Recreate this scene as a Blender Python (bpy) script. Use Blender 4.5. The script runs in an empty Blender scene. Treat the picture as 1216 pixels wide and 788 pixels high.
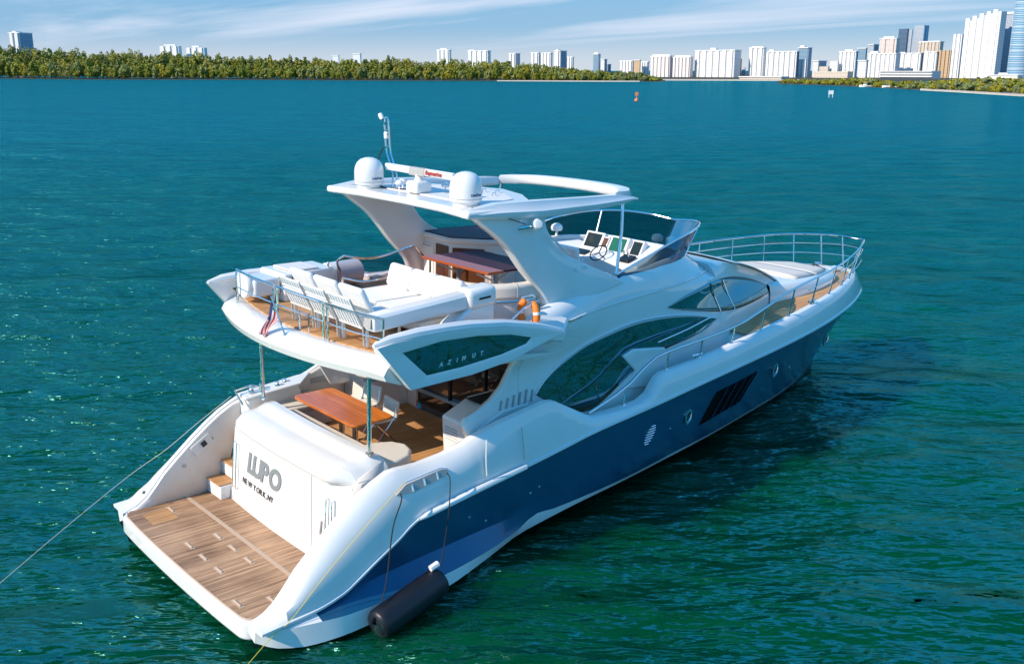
import bpy, math, random
import numpy as np
from mathutils import Vector, Matrix

# ------------------------------------------------------------------ camera, sky, sun, exposure
S = bpy.context.scene
COL = S.collection
CX, CY, CZ = -5.66746, -14.02422, 8.08207
YAW, PIT, ROLL, FOC = 0.830727, 0.260087, 0.028056, 1165.65
fw = Vector((math.cos(PIT)*math.cos(YAW), math.cos(PIT)*math.sin(YAW), -math.sin(PIT)))
rt0 = Vector((math.sin(YAW), -math.cos(YAW), 0)); up0 = rt0.cross(fw)
rt, up = rt0, up0      # the camera is level; the yacht itself lies slightly down by the bow and to starboard (applied at the end)
cd = bpy.data.cameras.new('camera'); cam = bpy.data.objects.new('camera', cd); COL.objects.link(cam)
cam.matrix_world = Matrix(((rt.x, up.x, -fw.x, CX), (rt.y, up.y, -fw.y, CY), (rt.z, up.z, -fw.z, CZ), (0, 0, 0, 1)))
cd.sensor_width = 36; cd.lens = FOC/1216*36; cd.clip_start = .1; cd.clip_end = 60000
S.camera = cam

SUN = Vector((-0.85, 0.15, 0.60)).normalized()
w = bpy.data.worlds.new('World'); S.world = w; w.use_nodes = True
nt = w.node_tree; nt.nodes.clear()
out = nt.nodes.new('ShaderNodeOutputWorld'); bg = nt.nodes.new('ShaderNodeBackground')
sky = nt.nodes.new('ShaderNodeTexSky'); sky.sky_type = 'NISHITA'; sky.sun_disc = False
sky.sun_elevation = math.asin(SUN.z); sky.sun_rotation = math.atan2(SUN.x, SUN.y)
sky.air_density = 1.0; sky.dust_density = .25; sky.ozone_density = 1.2; sky.altitude = 0
hs = nt.nodes.new('ShaderNodeHueSaturation'); hs.inputs['Saturation'].default_value = 1.1; hs.inputs['Value'].default_value = 1.0
nt.links.new(sky.outputs[0], hs.inputs['Color'])
# thin cirrus laid out by view direction (flat cloud sheet: direction divided by its height)
tc = nt.nodes.new('ShaderNodeTexCoord'); sp = nt.nodes.new('ShaderNodeSeparateXYZ')
nt.links.new(tc.outputs['Generated'], sp.inputs[0])
def M(op, a, b=None, c=None, clamp=False):
    n = nt.nodes.new('ShaderNodeMath'); n.operation = op; n.use_clamp = clamp
    for i, v in enumerate((a, b, c)):
        if v is None: continue
        if isinstance(v, (int, float)): n.inputs[i].default_value = v
        else: nt.links.new(v, n.inputs[i])
    return n.outputs[0]
zc = M('ADD', M('MAXIMUM', sp.outputs[2], 0.0), .045)
cb = nt.nodes.new('ShaderNodeCombineXYZ')
nt.links.new(M('DIVIDE', sp.outputs[0], zc), cb.inputs[0]); nt.links.new(M('DIVIDE', sp.outputs[1], zc), cb.inputs[1])
mp = nt.nodes.new('ShaderNodeMapping'); mp.inputs['Rotation'].default_value = (0, 0, -.55); mp.inputs['Scale'].default_value = (.22, .06, 1)
mp.inputs['Location'].default_value = (1.9, .3, 0)
nt.links.new(cb.outputs[0], mp.inputs[0])
nz = nt.nodes.new('ShaderNodeTexNoise'); nz.inputs['Scale'].default_value = 1.7; nz.inputs['Detail'].default_value = 7; nz.inputs['Roughness'].default_value = .55
nz.inputs['Distortion'].default_value = .5
nt.links.new(mp.outputs[0], nz.inputs['Vector'])
cr = nt.nodes.new('ShaderNodeMapRange'); cr.inputs['From Min'].default_value = .53; cr.inputs['From Max'].default_value = .72
cr.inputs['To Max'].default_value = .6
nt.links.new(nz.outputs[0], cr.inputs['Value'])
up_f = M('MULTIPLY', M('SUBTRACT', sp.outputs[2], .01), 40, clamp=True)
cov = M('MULTIPLY', cr.outputs[0], up_f, clamp=True)
mx = nt.nodes.new('ShaderNodeMix'); mx.data_type = 'RGBA'
# clear-air gradient: milky lilac rim over the sea, clean blue above, deeper overhead
gr = nt.nodes.new('ShaderNodeValToRGB'); gr.color_ramp.interpolation = 'EASE'
ge = gr.color_ramp.elements; ge[0].position = 0; ge[0].color = (.50, .58, .70, 1); ge[1].position = 1; ge[1].color = (.008, .23, .62, 1)
for p_, c_ in ((.045, (.19, .40, .64, 1)), (.10, (.13, .40, .70, 1)), (.30, (.03, .44, .98, 1))):
    e_ = ge.new(p_); e_.color = c_
nt.links.new(sp.outputs[2], gr.inputs[0])
gs = nt.nodes.new('ShaderNodeVectorMath'); gs.operation = 'SCALE'; gs.inputs['Scale'].default_value = 6.8; nt.links.new(gr.outputs[0], gs.inputs[0])
gm = nt.nodes.new('ShaderNodeMix'); gm.data_type = 'RGBA'; gm.inputs[0].default_value = .9; nt.links.new(hs.outputs[0], gm.inputs[6]); nt.links.new(gs.outputs[0], gm.inputs[7])
nt.links.new(cov, mx.inputs[0]); nt.links.new(gm.outputs[2], mx.inputs[6]); mx.inputs[7].default_value = (5.6, 5.7, 6.4, 1)
nt.links.new(mx.outputs[2], bg.inputs[0]); bg.inputs[1].default_value = .12
nt.links.new(bg.outputs[0], out.inputs[0])
ld = bpy.data.lights.new('sun', 'SUN'); ld.energy = 4.0; ld.angle = math.radians(.53); ld.color = (1, .86, .71)
lo = bpy.data.objects.new('sun', ld); COL.objects.link(lo); lo.rotation_euler = SUN.to_track_quat('Z', 'Y').to_euler()
S.view_settings.view_transform = 'Standard'; S.view_settings.look = 'None'; S.view_settings.gamma = 1
S.view_settings.exposure = .5; S.view_settings.use_curve_mapping = False
S.render.engine = 'CYCLES'; S.render.resolution_x = 1024; S.render.resolution_y = 663
S.cycles.max_bounces = 8; S.cycles.transparent_max_bounces = 12

# ------------------------------------------------------------------ materials
MT = {}
def mat(name, col, rough=.4, metal=0, spec=.5, coat=0, alpha=1, trans=0, bump=0, bscale=30, var=0, vscale=3, ior=1.45, coatr=.03):
    m = bpy.data.materials.new(name); m.use_nodes = True; n = m.node_tree; b = n.nodes['Principled BSDF']
    b.inputs['Base Color'].default_value = (*col, 1); b.inputs['Roughness'].default_value = rough; b.inputs['Metallic'].default_value = metal
    b.inputs['Specular IOR Level'].default_value = spec; b.inputs['Coat Weight'].default_value = coat; b.inputs['Coat Roughness'].default_value = coatr
    b.inputs['Alpha'].default_value = alpha; b.inputs['Transmission Weight'].default_value = trans; b.inputs['IOR'].default_value = ior
    t = n.nodes.new('ShaderNodeTexCoord')
    if var:
        z = n.nodes.new('ShaderNodeTexNoise'); z.inputs['Scale'].default_value = vscale; z.inputs['Detail'].default_value = 6
        n.links.new(t.outputs['Object'], z.inputs['Vector'])
        r = n.nodes.new('ShaderNodeMapRange'); r.inputs[1].default_value = .3; r.inputs[2].default_value = .7; r.inputs[3].default_value = 1-var; r.inputs[4].default_value = 1+var
        n.links.new(z.outputs[0], r.inputs[0])
        v = n.nodes.new('ShaderNodeVectorMath'); v.operation = 'SCALE'; v.inputs[0].default_value = col
        n.links.new(r.outputs[0], v.inputs['Scale']); n.links.new(v.outputs[0], b.inputs['Base Color'])
    if bump:
        z2 = n.nodes.new('ShaderNodeTexNoise'); z2.inputs['Scale'].default_value = bscale; z2.inputs['Detail'].default_value = 4
        n.links.new(t.outputs['Object'], z2.inputs['Vector'])
        bp = n.nodes.new('ShaderNodeBump'); bp.inputs['Strength'].default_value = bump; bp.inputs['Distance'].default_value = .01
        n.links.new(z2.outputs[0], bp.inputs['Height']); n.links.new(bp.outputs[0], b.inputs['Normal'])
    MT[name] = m; return m
mat('gelcoat', (.79, .785, .77), .2, coat=.6, var=.035, vscale=1.6)
mat('gelcoat_matte', (.74, .71, .68), .45, var=.03, vscale=3)
mat('navy_paint', (.010, .105, .215), .34, metal=.4, coat=.45, coatr=.12)
mat('black_rubber', (.004, .004, .005), .7, spec=.1)
mat('fender_cloth', (.008, .010, .016), .42, bump=.4, bscale=9, var=.2, vscale=5)
mat('chrome', (.78, .79, .80), .09, metal=1)
mat('dark_glass', (.006, .010, .014), .02, spec=.9, coat=1, coatr=.0)
mat('mirror_glass', (.16, .30, .34), .015, metal=1)
mat('black_plastic', (.01, .01, .012), .3)
mat('cushion_white', (.80, .80, .79), .75, bump=.25, bscale=14, var=.02)
mat('cushion_cream', (.66, .61, .54), .8, bump=.2, bscale=18, var=.03)
mat('cushion_grey', (.40, .39, .38), .8, bump=.2)
mat('varnish', (.34, .07, .012), .3, coat=.3)
mat('bar_wood', (.10, .032, .012), .3, coat=.3)
mat('bar_top', (.05, .022, .04), .5, spec=.12)
mat('orange', (.85, .22, .03), .5)
mat('silver_letter', (.30, .32, .33), .35, metal=.3)
mat('pale_teak', (.50, .37, .27), .6)
mat('dark_letter', (.05, .05, .05), .4)
mat('red_letter', (.4, .02, .02), .5)
mat('blue_letter', (.05, .10, .2), .5)
mat('screen', (.02, .03, .03), .1)
mat('screen_green', (.02, .13, .08), .15)
mat('screen_brown', (.12, .06, .035), .2)
mat('rope_black', (.02, .02, .02), .8)
mat('rope_white', (.55, .55, .5), .9)
mat('rope_yellow', (.75, .6, .08), .8)
mat('white_letter', (.8, .8, .8), .5)
mat('salon_brown', (.16, .11, .08), .6)  # even dark brown of the salon floor
mat('underwater', (.03, .05, .06), .4)

def smoked():
    m = bpy.data.materials.new('smoked_glass'); m.use_nodes = True; n = m.node_tree; n.nodes.clear()
    o = n.nodes.new('ShaderNodeOutputMaterial'); t = n.nodes.new('ShaderNodeBsdfTransparent'); g = n.nodes.new('ShaderNodeBsdfGlossy')
    t.inputs[0].default_value = (.22, .32, .38, 1); g.inputs['Roughness'].default_value = .01
    f = n.nodes.new('ShaderNodeFresnel'); f.inputs[0].default_value = 1.25; x = n.nodes.new('ShaderNodeMixShader')
    k = n.nodes.new('ShaderNodeMath'); k.operation = 'MULTIPLY'; k.inputs[1].default_value = .55; n.links.new(f.outputs[0], k.inputs[0]); n.links.new(k.outputs[0], x.inputs[0]); n.links.new(t.outputs[0], x.inputs[1]); n.links.new(g.outputs[0], x.inputs[2]); n.links.new(x.outputs[0], o.inputs[0])
    MT['smoked_glass'] = m
smoked()
m_ = MT['smoked_glass'].copy(); m_.name = 'grey_film'; MT['grey_film'] = m_
for n_ in m_.node_tree.nodes:
    if n_.type == 'BSDF_TRANSPARENT': n_.inputs[0].default_value = (.62, .60, .68, 1)

def planks(name, cols, width, axis='y', seam=(.02, .012, .008), rough=.6, seamw=.07, coat=0, along=1.3):
    """teak planking: planks run along X (axis='y': seams step in y)"""
    m = bpy.data.materials.new(name); m.use_nodes = True; n = m.node_tree; b = n.nodes['Principled BSDF']
    t = n.nodes.new('ShaderNodeTexCoord'); s = n.nodes.new('ShaderNodeSeparateXYZ'); n.links.new(t.outputs['Object'], s.inputs[0])
    a, c = (s.outputs[1], s.outputs[0]) if axis == 'y' else (s.outputs[0], s.outputs[1])
    def mm(op, x, y=None):
        q = n.nodes.new('ShaderNodeMath'); q.operation = op
        for i, v in enumerate((x, y)):
            if v is None: continue
            if isinstance(v, (int, float)): q.inputs[i].default_value = v
            else: n.links.new(v, q.inputs[i])
        return q.outputs[0]
    u = mm('DIVIDE', a, width); fr = mm('FRACT', u); ix = mm('FLOOR', u)
    wn = n.nodes.new('ShaderNodeTexWhiteNoise'); wn.noise_dimensions = '1D'; n.links.new(ix, wn.inputs['W'])
    # grain stretched along the plank
    cbn = n.nodes.new('ShaderNodeCombineXYZ'); n.links.new(mm('MULTIPLY', c, along), cbn.inputs[0]); n.links.new(mm('MULTIPLY', a, 26), cbn.inputs[1]); n.links.new(mm('MULTIPLY', wn.outputs[0], 40), cbn.inputs[2])
    g = n.nodes.new('ShaderNodeTexNoise'); g.inputs['Scale'].default_value = 1.6; g.inputs['Detail'].default_value = 6; n.links.new(cbn.outputs[0], g.inputs['Vector'])
    big = n.nodes.new('ShaderNodeTexNoise'); big.inputs['Scale'].default_value = 1.1; big.inputs['Detail'].default_value = 4; n.links.new(t.outputs['Object'], big.inputs['Vector'])
    f = mm('ADD', mm('MULTIPLY', g.outputs[0], .75), mm('MULTIPLY', wn.outputs[0], .22)); f = mm('ADD', f, mm('MULTIPLY', mm('SUBTRACT', big.outputs[0], .5), .7))
    r = n.nodes.new('ShaderNodeValToRGB'); r.color_ramp.elements[0].position = .25; r.color_ramp.elements[1].position = .75
    r.color_ramp.elements[0].color = (*cols[0], 1); r.color_ramp.elements[1].color = (*cols[1], 1); n.links.new(f, r.inputs[0])
    sm = mm('LESS_THAN', fr, seamw)
    mxx = n.nodes.new('ShaderNodeMix'); mxx.data_type = 'RGBA'; n.links.new(sm, mxx.inputs[0]); n.links.new(r.outputs[0], mxx.inputs[6]); mxx.inputs[7].default_value = (*seam, 1)
    n.links.new(mxx.outputs[2], b.inputs['Base Color']); b.inputs['Roughness'].default_value = rough; b.inputs['Coat Weight'].default_value = coat
    MT[name] = m
planks('teak_platform', ((.17, .085, .040), (.60, .37, .215)), .055, 'y')
planks('teak_deck', ((.40, .19, .07), (.66, .38, .17)), .05, 'y')
planks('teak_cockpit', ((.42, .20, .07), (.68, .37, .16)), .05, 'y')  # cockpit planking, nearly the same tones as the deck teak
planks('teak_table', ((.45, .10, .008), (.80, .25, .03)), .11, 'x', seam=(.2, .04, .008), rough=.35, seamw=.04, coat=.25)

# ------------------------------------------------------------------ mesh helpers
class MB:
    def __init__(s): s.v = []; s.f = []; s.m = []; s.sm = []
    def add(s, vs, fs, mi=0, smooth=True):
        o = len(s.v); s.v += [tuple(map(float, p)) for p in vs]; s.f += [tuple(i+o for i in f) for f in fs]; s.m += [mi]*len(fs); s.sm += [smooth]*len(fs); return s
    def box(s, c, d, rz=0, mi=0, ry=0, rx=0):
        R = Matrix.Rotation(rz, 3, 'Z') @ Matrix.Rotation(ry, 3, 'Y') @ Matrix.Rotation(rx, 3, 'X'); x, y, z = (q/2 for q in d); c = Vector(c)
        vs = [c + R @ Vector((a*x, b*y, e*z)) for a in (-1, 1) for b in (-1, 1) for e in (-1, 1)]
        return s.add(vs, [(0, 1, 3, 2), (4, 6, 7, 5), (0, 4, 5, 1), (2, 3, 7, 6), (0, 2, 6, 4), (1, 5, 7, 3)], mi)
    def span(s, x0, x1, y0, y1, z0, z1, mi=0): return s.box(((x0+x1)/2, (y0+y1)/2, (z0+z1)/2), (abs(x1-x0), abs(y1-y0), abs(z1-z0)), mi=mi)
    def grid(s, rows, mi=0, close=False, smooth=True):
        n = len(rows[0]); vs = [p for r in rows for p in r]; fs = []
        for i in range(len(rows)-1):
            for j in range(n-1 if not close else n):
                k = (j+1) % n; fs.append((i*n+j, i*n+k, (i+1)*n+k, (i+1)*n+j))
        return s.add(vs, fs, mi, smooth)
    def tube(s, pts, r, seg=8, closed=False, caps=True, mi=0):
        P = [Vector(p) for p in pts]; n = len(P); rows = []; prev = None
        for i, p in enumerate(P):
            a = P[(i-1) % n] if (closed or i > 0) else p; b = P[(i+1) % n] if (closed or i < n-1) else p
            t = (b-a).normalized()
            if prev is None:
                q = t.cross(Vector((0, 0, 1)));
                if q.length < .1: q = t.cross(Vector((1, 0, 0)))
                q.normalize()
            else:
                q = (prev - t*prev.dot(t)).normalized()
            prev = q; e = t.cross(q); rr = r[i] if isinstance(r, (list, tuple)) else r
            rows.append([p + (q*math.cos(2*math.pi*k/seg) + e*math.sin(2*math.pi*k/seg))*rr for k in range(seg)])
        if closed: rows.append(rows[0])
        s.grid(rows, mi, close=True)
        if caps and not closed:
            s.add(rows[0], [tuple(range(seg))], mi); s.add(rows[-1], [tuple(reversed(range(seg)))], mi)
        return s
    def lathe(s, prof, c, seg=24, mi=0, axis=None):
        c = Vector(c); rows = []
        Rm = Matrix.Identity(3) if axis is None else Vector(axis).normalized().to_track_quat('Z', 'Y').to_matrix()
        for r, z in prof: rows.append([c + Rm @ Vector((r*math.cos(2*math.pi*k/seg), r*math.sin(2*math.pi*k/seg), z)) for k in range(seg)])
        return s.grid(rows, mi, close=True)
    def prism(s, poly, vec, mi=0, smooth=True):
        """polygon of 3D points extruded by vec, closed"""
        n = len(poly); a = [Vector(p) for p in poly]; b = [p+Vector(vec) for p in a]
        s.add(a, [tuple(reversed(range(n)))], mi, smooth); s.add(b, [tuple(range(n))], mi, smooth)
        return s.add(a+b, [(i, (i+1) % n, n+(i+1) % n, n+i) for i in range(n)], mi, smooth)
    def obj(s, name, mats, parent=None, bevel=0, bseg=2, sub=0, sharp=35, solid=0, weld=True):
        me = bpy.data.meshes.new(name); me.from_pydata(s.v, [], s.f); me.validate()
        if isinstance(mats, str): mats = [mats]
        for q in mats: me.materials.append(MT[q])
        if len(me.polygons) == len(s.m):
            me.polygons.foreach_set('material_index', s.m)
        import bmesh
        bm = bmesh.new(); bm.from_mesh(me)
        if weld: bmesh.ops.remove_doubles(bm, verts=bm.verts, dist=.0004)
        bmesh.ops.recalc_face_normals(bm, faces=bm.faces)
        bm.to_mesh(me); bm.free()
        me.polygons.foreach_set('use_smooth', [True]*len(me.polygons)); me.set_sharp_from_angle(angle=math.radians(sharp))
        o = bpy.data.objects.new(name, me); COL.objects.link(o)
        if parent: o.parent = parent
        if solid:
            q = o.modifiers.new('s', 'SOLIDIFY'); q.thickness = solid; q.offset = 0
        if bevel:
            q = o.modifiers.new('b', 'BEVEL'); q.width = bevel; q.segments = bseg; q.limit_method = 'ANGLE'; q.angle_limit = math.radians(40); q.harden_normals = False
        if sub:
            q = o.modifiers.new('u', 'SUBSURF'); q.levels = sub; q.render_levels = sub
        return o
def tag(o, label, cat, group=None, kind=None):
    if label: o['label'] = label
    if cat: o['category'] = cat
    if group: o['group'] = group
    if kind: o['kind'] = kind
    return o
def empty(name, loc=(0, 0, 0), rz=0):
    o = bpy.data.objects.new(name, None); COL.objects.link(o); o.location = loc; o.rotation_euler = (0, 0, rz); o.empty_display_size = .2; return o
def copy_tree(o, parent=None):
    c = o.copy(); COL.objects.link(c); c.parent = parent
    for ch in [q for q in bpy.data.objects if q.parent == o]: copy_tree(ch, c)
    return c
def ip(x, tab):
    """smooth (pchip-like) table interpolation; tab rows (x, v1, v2..)"""
    t = np.asarray(tab, float); xs = t[:, 0]
    x = min(max(x, xs[0]), xs[-1]); i = int(min(max(np.searchsorted(xs, x, side='right')-1, 0), len(xs)-2))
    h = xs[i+1]-xs[i]; s = (x-xs[i])/h; res = []
    for k in range(1, t.shape[1]):
        y = t[:, k]
        def sl(j):
            if j == 0: return (y[1]-y[0])/(xs[1]-xs[0])
            if j == len(xs)-1: return (y[-1]-y[-2])/(xs[-1]-xs[-2])
            a = (y[j]-y[j-1])/(xs[j]-xs[j-1]); b = (y[j+1]-y[j])/(xs[j+1]-xs[j])
            return 0 if a*b <= 0 else 2*a*b/(a+b)
        m0, m1 = sl(i)*h, sl(i+1)*h
        res.append((2*s**3-3*s**2+1)*y[i] + (s**3-2*s**2+s)*m0 + (-2*s**3+3*s**2)*y[i+1] + (s**3-s**2)*m1)
    return res[0] if len(res) == 1 else res
def mirror(pts): return [(p[0], -p[1], p[2]) for p in pts]
def arc_smooth(pts, n=6):
    """Catmull-Rom through points"""
    P = [Vector(p) for p in pts]; o = []
    for i in range(len(P)-1):
        a = P[i-1] if i else P[0]*2-P[1]; b = P[i]; c = P[i+1]; d = P[i+2] if i+2 < len(P) else P[-1]*2-P[-2]
        for k in range(n):
            t = k/n; o.append(.5*((2*b) + (c-a)*t + (2*a-5*b+4*c-d)*t*t + (-a+3*b-3*c+d)*t**3))
    o.append(P[-1]); return o
def text(name, s, mt, parent, origin, ex, ey, size, depth=.006, bold=0, italic=0, spacing=1, align='LEFT'):
    """raised lettering: origin, reading direction ex, up direction ey"""
    cu = bpy.data.curves.new(name, 'FONT'); cu.body = s; cu.size = size; cu.extrude = depth; cu.offset = bold; cu.shear = italic; cu.space_character = spacing; cu.align_x = align
    cu.resolution_u = 4
    to = bpy.data.objects.new('tmp', cu); COL.objects.link(to); dg = bpy.context.evaluated_depsgraph_get(); dg.update()
    me = bpy.data.meshes.new_from_object(to.evaluated_get(dg)); bpy.data.objects.remove(to); me.name = name
    me.materials.clear(); me.materials.append(MT[mt])
    ex = Vector(ex).normalized(); ey = Vector(ey); ey = (ey - ex*ey.dot(ex)).normalized(); ez = ex.cross(ey)
    me.transform(Matrix(((ex.x, ey.x, ez.x, origin[0]), (ex.y, ey.y, ez.y, origin[1]), (ex.z, ey.z, ez.z, origin[2]), (0, 0, 0, 1))))
    o = bpy.data.objects.new(name, me); COL.objects.link(o)
    if parent: o.parent = parent
    return o
# ------------------------------------------------------------------ water
def water():
    rng = np.random.default_rng(4)
    # rings around the camera's foot, dense ahead, out to the horizon
    r = [0.5]
    while r[-1] < 26000: r.append(r[-1]*1.0+max(.09, r[-1]*.0072) if r[-1] < 420 else r[-1]*1.06)
    r = np.array(r)
    a = np.concatenate([np.linspace(-40, 40, 560, endpoint=False), np.linspace(40, 320, 140, endpoint=False)])*math.pi/180
    A = YAW - a
    X = CX + r[:, None]*np.cos(A)[None, :]; Y = CY + r[:, None]*np.sin(A)[None, :]
    Z = np.zeros_like(X)
    base = YAW + 1.25   # main travel direction of the chop (nearly along the line of sight)
    base = YAW + math.pi*0.95
    for k in range(46):
        L = .45*(1.09**k) if k < 30 else 1+rng.random()*4
        L = float(np.clip(L, .45, 11)); am = .0085*L**.62*(1+.3*rng.normal()); th = base + rng.normal()*.55; ph = rng.random()*6.28
        spc = r*.0072+.09
        fade = np.clip((L/(spc*2.6))-1, 0, 1)
        u = (X*math.cos(th)+Y*math.sin(th))*2*math.pi/L + ph
        Z += am*fade[:, None]*(np.sin(u) + .25*np.sin(2*u+.6))
    Z *= .52
    nr, na = X.shape
    vs = np.stack([X, Y, Z], -1).reshape(-1, 3)
    idx = np.arange(nr*na).reshape(nr, na); nx = np.roll(idx, -1, 1)
    f = np.stack([idx[:-1], idx[1:], nx[1:], nx[:-1]], -1).reshape(-1, 4)
    me = bpy.data.meshes.new('water'); me.vertices.add(len(vs)); me.vertices.foreach_set('co', vs.ravel())
    me.loops.add(f.size); me.loops.foreach_set('vertex_index', f.ravel()); me.polygons.add(len(f))
    me.polygons.foreach_set('loop_start', np.arange(0, f.size, 4)); me.polygons.foreach_set('loop_total', np.full(len(f), 4))
    me.update(); me.polygons.foreach_set('use_smooth', np.ones(len(f), bool))
    m = bpy.data.materials.new('sea_water'); m.use_nodes = True; n = m.node_tree; b = n.nodes['Principled BSDF']
    b.inputs['IOR'].default_value = 1.25; b.inputs['Specular IOR Level'].default_value = .5
    g = n.nodes.new('ShaderNodeNewGeometry')
    nz = n.nodes.new('ShaderNodeTexNoise'); nz.inputs['Scale'].default_value = .035; nz.inputs['Detail'].default_value = 5; n.links.new(g.outputs['Position'], nz.inputs['Vector'])
    # green nearby, bluer with distance: the far sky reflection is put into the colour
    dd = n.nodes.new('ShaderNodeVectorMath'); dd.operation = 'DISTANCE'; dd.inputs[1].default_value = (0, -8, 0); n.links.new(g.outputs['Position'], dd.inputs[0])
    mr = n.nodes.new('ShaderNodeMapRange'); mr.inputs[1].default_value = 8; mr.inputs[2].default_value = 130; n.links.new(dd.outputs['Value'], mr.inputs[0])
    r1 = n.nodes.new('ShaderNodeValToRGB'); r1.color_ramp.elements[0].color = (.0001, .052, .017, 1); r1.color_ramp.elements[1].color = (.0001, .068, .090, 1)
    rr_ = n.nodes.new('ShaderNodeMapRange'); rr_.inputs[1].default_value = 25; rr_.inputs[2].default_value = 500; rr_.inputs[3].default_value = .20; rr_.inputs[4].default_value = .16; n.links.new(dd.outputs['Value'], rr_.inputs[0]); n.links.new(rr_.outputs[0], b.inputs['Roughness'])
    e = r1.color_ramp.elements.new(.3); e.color = (.0001, .058, .046, 1)
    ad = n.nodes.new('ShaderNodeMath'); ad.operation = 'MULTIPLY_ADD'; n.links.new(nz.outputs[0], ad.inputs[0]); ad.inputs[1].default_value = .14; n.links.new(mr.outputs[0], ad.inputs[2])
    sb = n.nodes.new('ShaderNodeMath'); sb.operation = 'SUBTRACT'; n.links.new(ad.outputs[0], sb.inputs[0]); sb.inputs[1].default_value = .07
    n.links.new(sb.outputs[0], r1.inputs[0]); n.links.new(r1.outputs[0], b.inputs['Base Color'])
    # ripples: stretched noise at three sizes
    def rip(sc, st, rot, det):
        vr = n.nodes.new('ShaderNodeVectorRotate'); vr.rotation_type = 'Z_AXIS'; vr.inputs['Angle'].default_value = rot; n.links.new(g.outputs['Position'], vr.inputs['Vector'])
        mpn = n.nodes.new('ShaderNodeMapping'); mpn.inputs['Scale'].default_value = (sc, sc*st, sc)
        n.links.new(vr.outputs[0], mpn.inputs[0]); z = n.nodes.new('ShaderNodeTexNoise'); z.inputs['Scale'].default_value = 1; z.inputs['Detail'].default_value = det; z.inputs['Roughness'].default_value = .55
        n.links.new(mpn.outputs[0], z.inputs['Vector']); return z.outputs[0]
    r_ = -(YAW)
    hs_ = [(rip(2.1, .36, r_+.12, 3), .30), (rip(5.5, .45, r_-.2, 2), .05), (rip(.75, .42, r_-.12, 4), .62), (rip(.22, .34, r_+.08, 6), 2.3), (rip(.07, .3, r_-.1, 7), 3.6)]
    prev = None
    for h, d in hs_:
        bp = n.nodes.new('ShaderNodeBump'); bp.inputs['Strength'].default_value = 1; bp.inputs['Distance'].default_value = d; n.links.new(h, bp.inputs['Height'])
        if prev: n.links.new(prev, bp.inputs['Normal'])
        prev = bp.outputs[0]
    n.links.new(prev, b.inputs['Normal'])
    b.inputs['Subsurface Weight'].default_value = .9; b.inputs['Subsurface Radius'].default_value = (.3, 3.0, 2.5); b.inputs['Subsurface Scale'].default_value = 2.0; b.inputs['Specular IOR Level'].default_value = .4
    # a choppy sea seen at a low angle never mirrors fully: facets face the viewer, so the glancing reflectance levels off
    b.inputs['Specular IOR Level'].default_value = 0
    fr = n.nodes.new('ShaderNodeFresnel'); fr.inputs[0].default_value = 1.333; n.links.new(prev, fr.inputs['Normal'])
    a1 = n.nodes.new('ShaderNodeMath'); a1.operation = 'MULTIPLY_ADD'; n.links.new(fr.outputs[0], a1.inputs[0]); a1.inputs[1].default_value = 1.6; a1.inputs[2].default_value = 1
    a2 = n.nodes.new('ShaderNodeMath'); a2.operation = 'DIVIDE'; n.links.new(fr.outputs[0], a2.inputs[0]); n.links.new(a1.outputs[0], a2.inputs[1])
    gl = n.nodes.new('ShaderNodeBsdfGlossy'); gl.inputs[0].default_value = (.17, .56, .54, 1); n.links.new(rr_.outputs[0], gl.inputs['Roughness']); n.links.new(prev, gl.inputs['Normal'])
    ms = n.nodes.new('ShaderNodeMixShader'); n.links.new(a2.outputs[0], ms.inputs[0]); n.links.new(b.outputs[0], ms.inputs[1]); n.links.new(gl.outputs[0], ms.inputs[2])
    n.links.new(ms.outputs[0], n.nodes['Material Output'].inputs[0])
    me.materials.append(m); o = bpy.data.objects.new('water', me); COL.objects.link(o); o['kind'] = 'structure'
water()

# ------------------------------------------------------------------ shore helpers: a picture column and a distance give a point on the ground
def gdir(px):
    a = math.atan((px-608)*math.cos(PIT)/FOC); return Vector((math.cos(YAW-a), math.sin(YAW-a), 0))
def gp(px, d, z=0):
    v = gdir(px); return Vector((CX+v.x*d, CY+v.y*d, z))
def hz(px, y=None):
    """rows of the horizon under the camera's small roll"""
    return 84.1 + (px-608)*.0329
def zat(px, py, d):
    """height of what shows at (px,py) standing d metres off"""
    v = fw*1 + rt*((px-608)/FOC) - up*((py-394)/FOC); h = math.hypot(v.x, v.y); return CZ + v.z/h*d

def leafm(name, col, var=.24):
    m = bpy.data.materials.new(name); m.use_nodes = True; n = m.node_tree; b = n.nodes['Principled BSDF']
    g = n.nodes.new('ShaderNodeNewGeometry'); oi = n.nodes.new('ShaderNodeObjectInfo')
    nz = n.nodes.new('ShaderNodeTexNoise'); nz.inputs['Scale'].default_value = .11; nz.inputs['Detail'].default_value = 4; n.links.new(g.outputs['Position'], nz.inputs['Vector'])
    ad = n.nodes.new('ShaderNodeMath'); ad.operation = 'MULTIPLY_ADD'; n.links.new(g.outputs['Random Per Island'], ad.inputs[0]); ad.inputs[1].default_value = .35; n.links.new(nz.outputs[0], ad.inputs[2])
    r = n.nodes.new('ShaderNodeValToRGB'); r.color_ramp.elements[0].position = .35; r.color_ramp.elements[1].position = .95
    r.color_ramp.elements[0].color = (*[c*(1-var) for c in col], 1); r.color_ramp.elements[1].color = (min(1, col[0]*(1+var*1.6)), min(1, col[1]*(1+var)), col[2]*(1+var*.3), 1)
    n.links.new(ad.outputs[0], r.inputs[0]); n.links.new(r.outputs[0], b.inputs['Base Color']); b.inputs['Roughness'].default_value = .6
    b.inputs['Specular IOR Level'].default_value = .2
    MT[name] = m
leafm('mangrove_leaf', (.20, .235, .035)); leafm('pine_leaf', (.25, .28, .085)); leafm('grey_leaf', (.19, .24, .10)); leafm('yellow_leaf', (.28, .27, .03))
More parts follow.
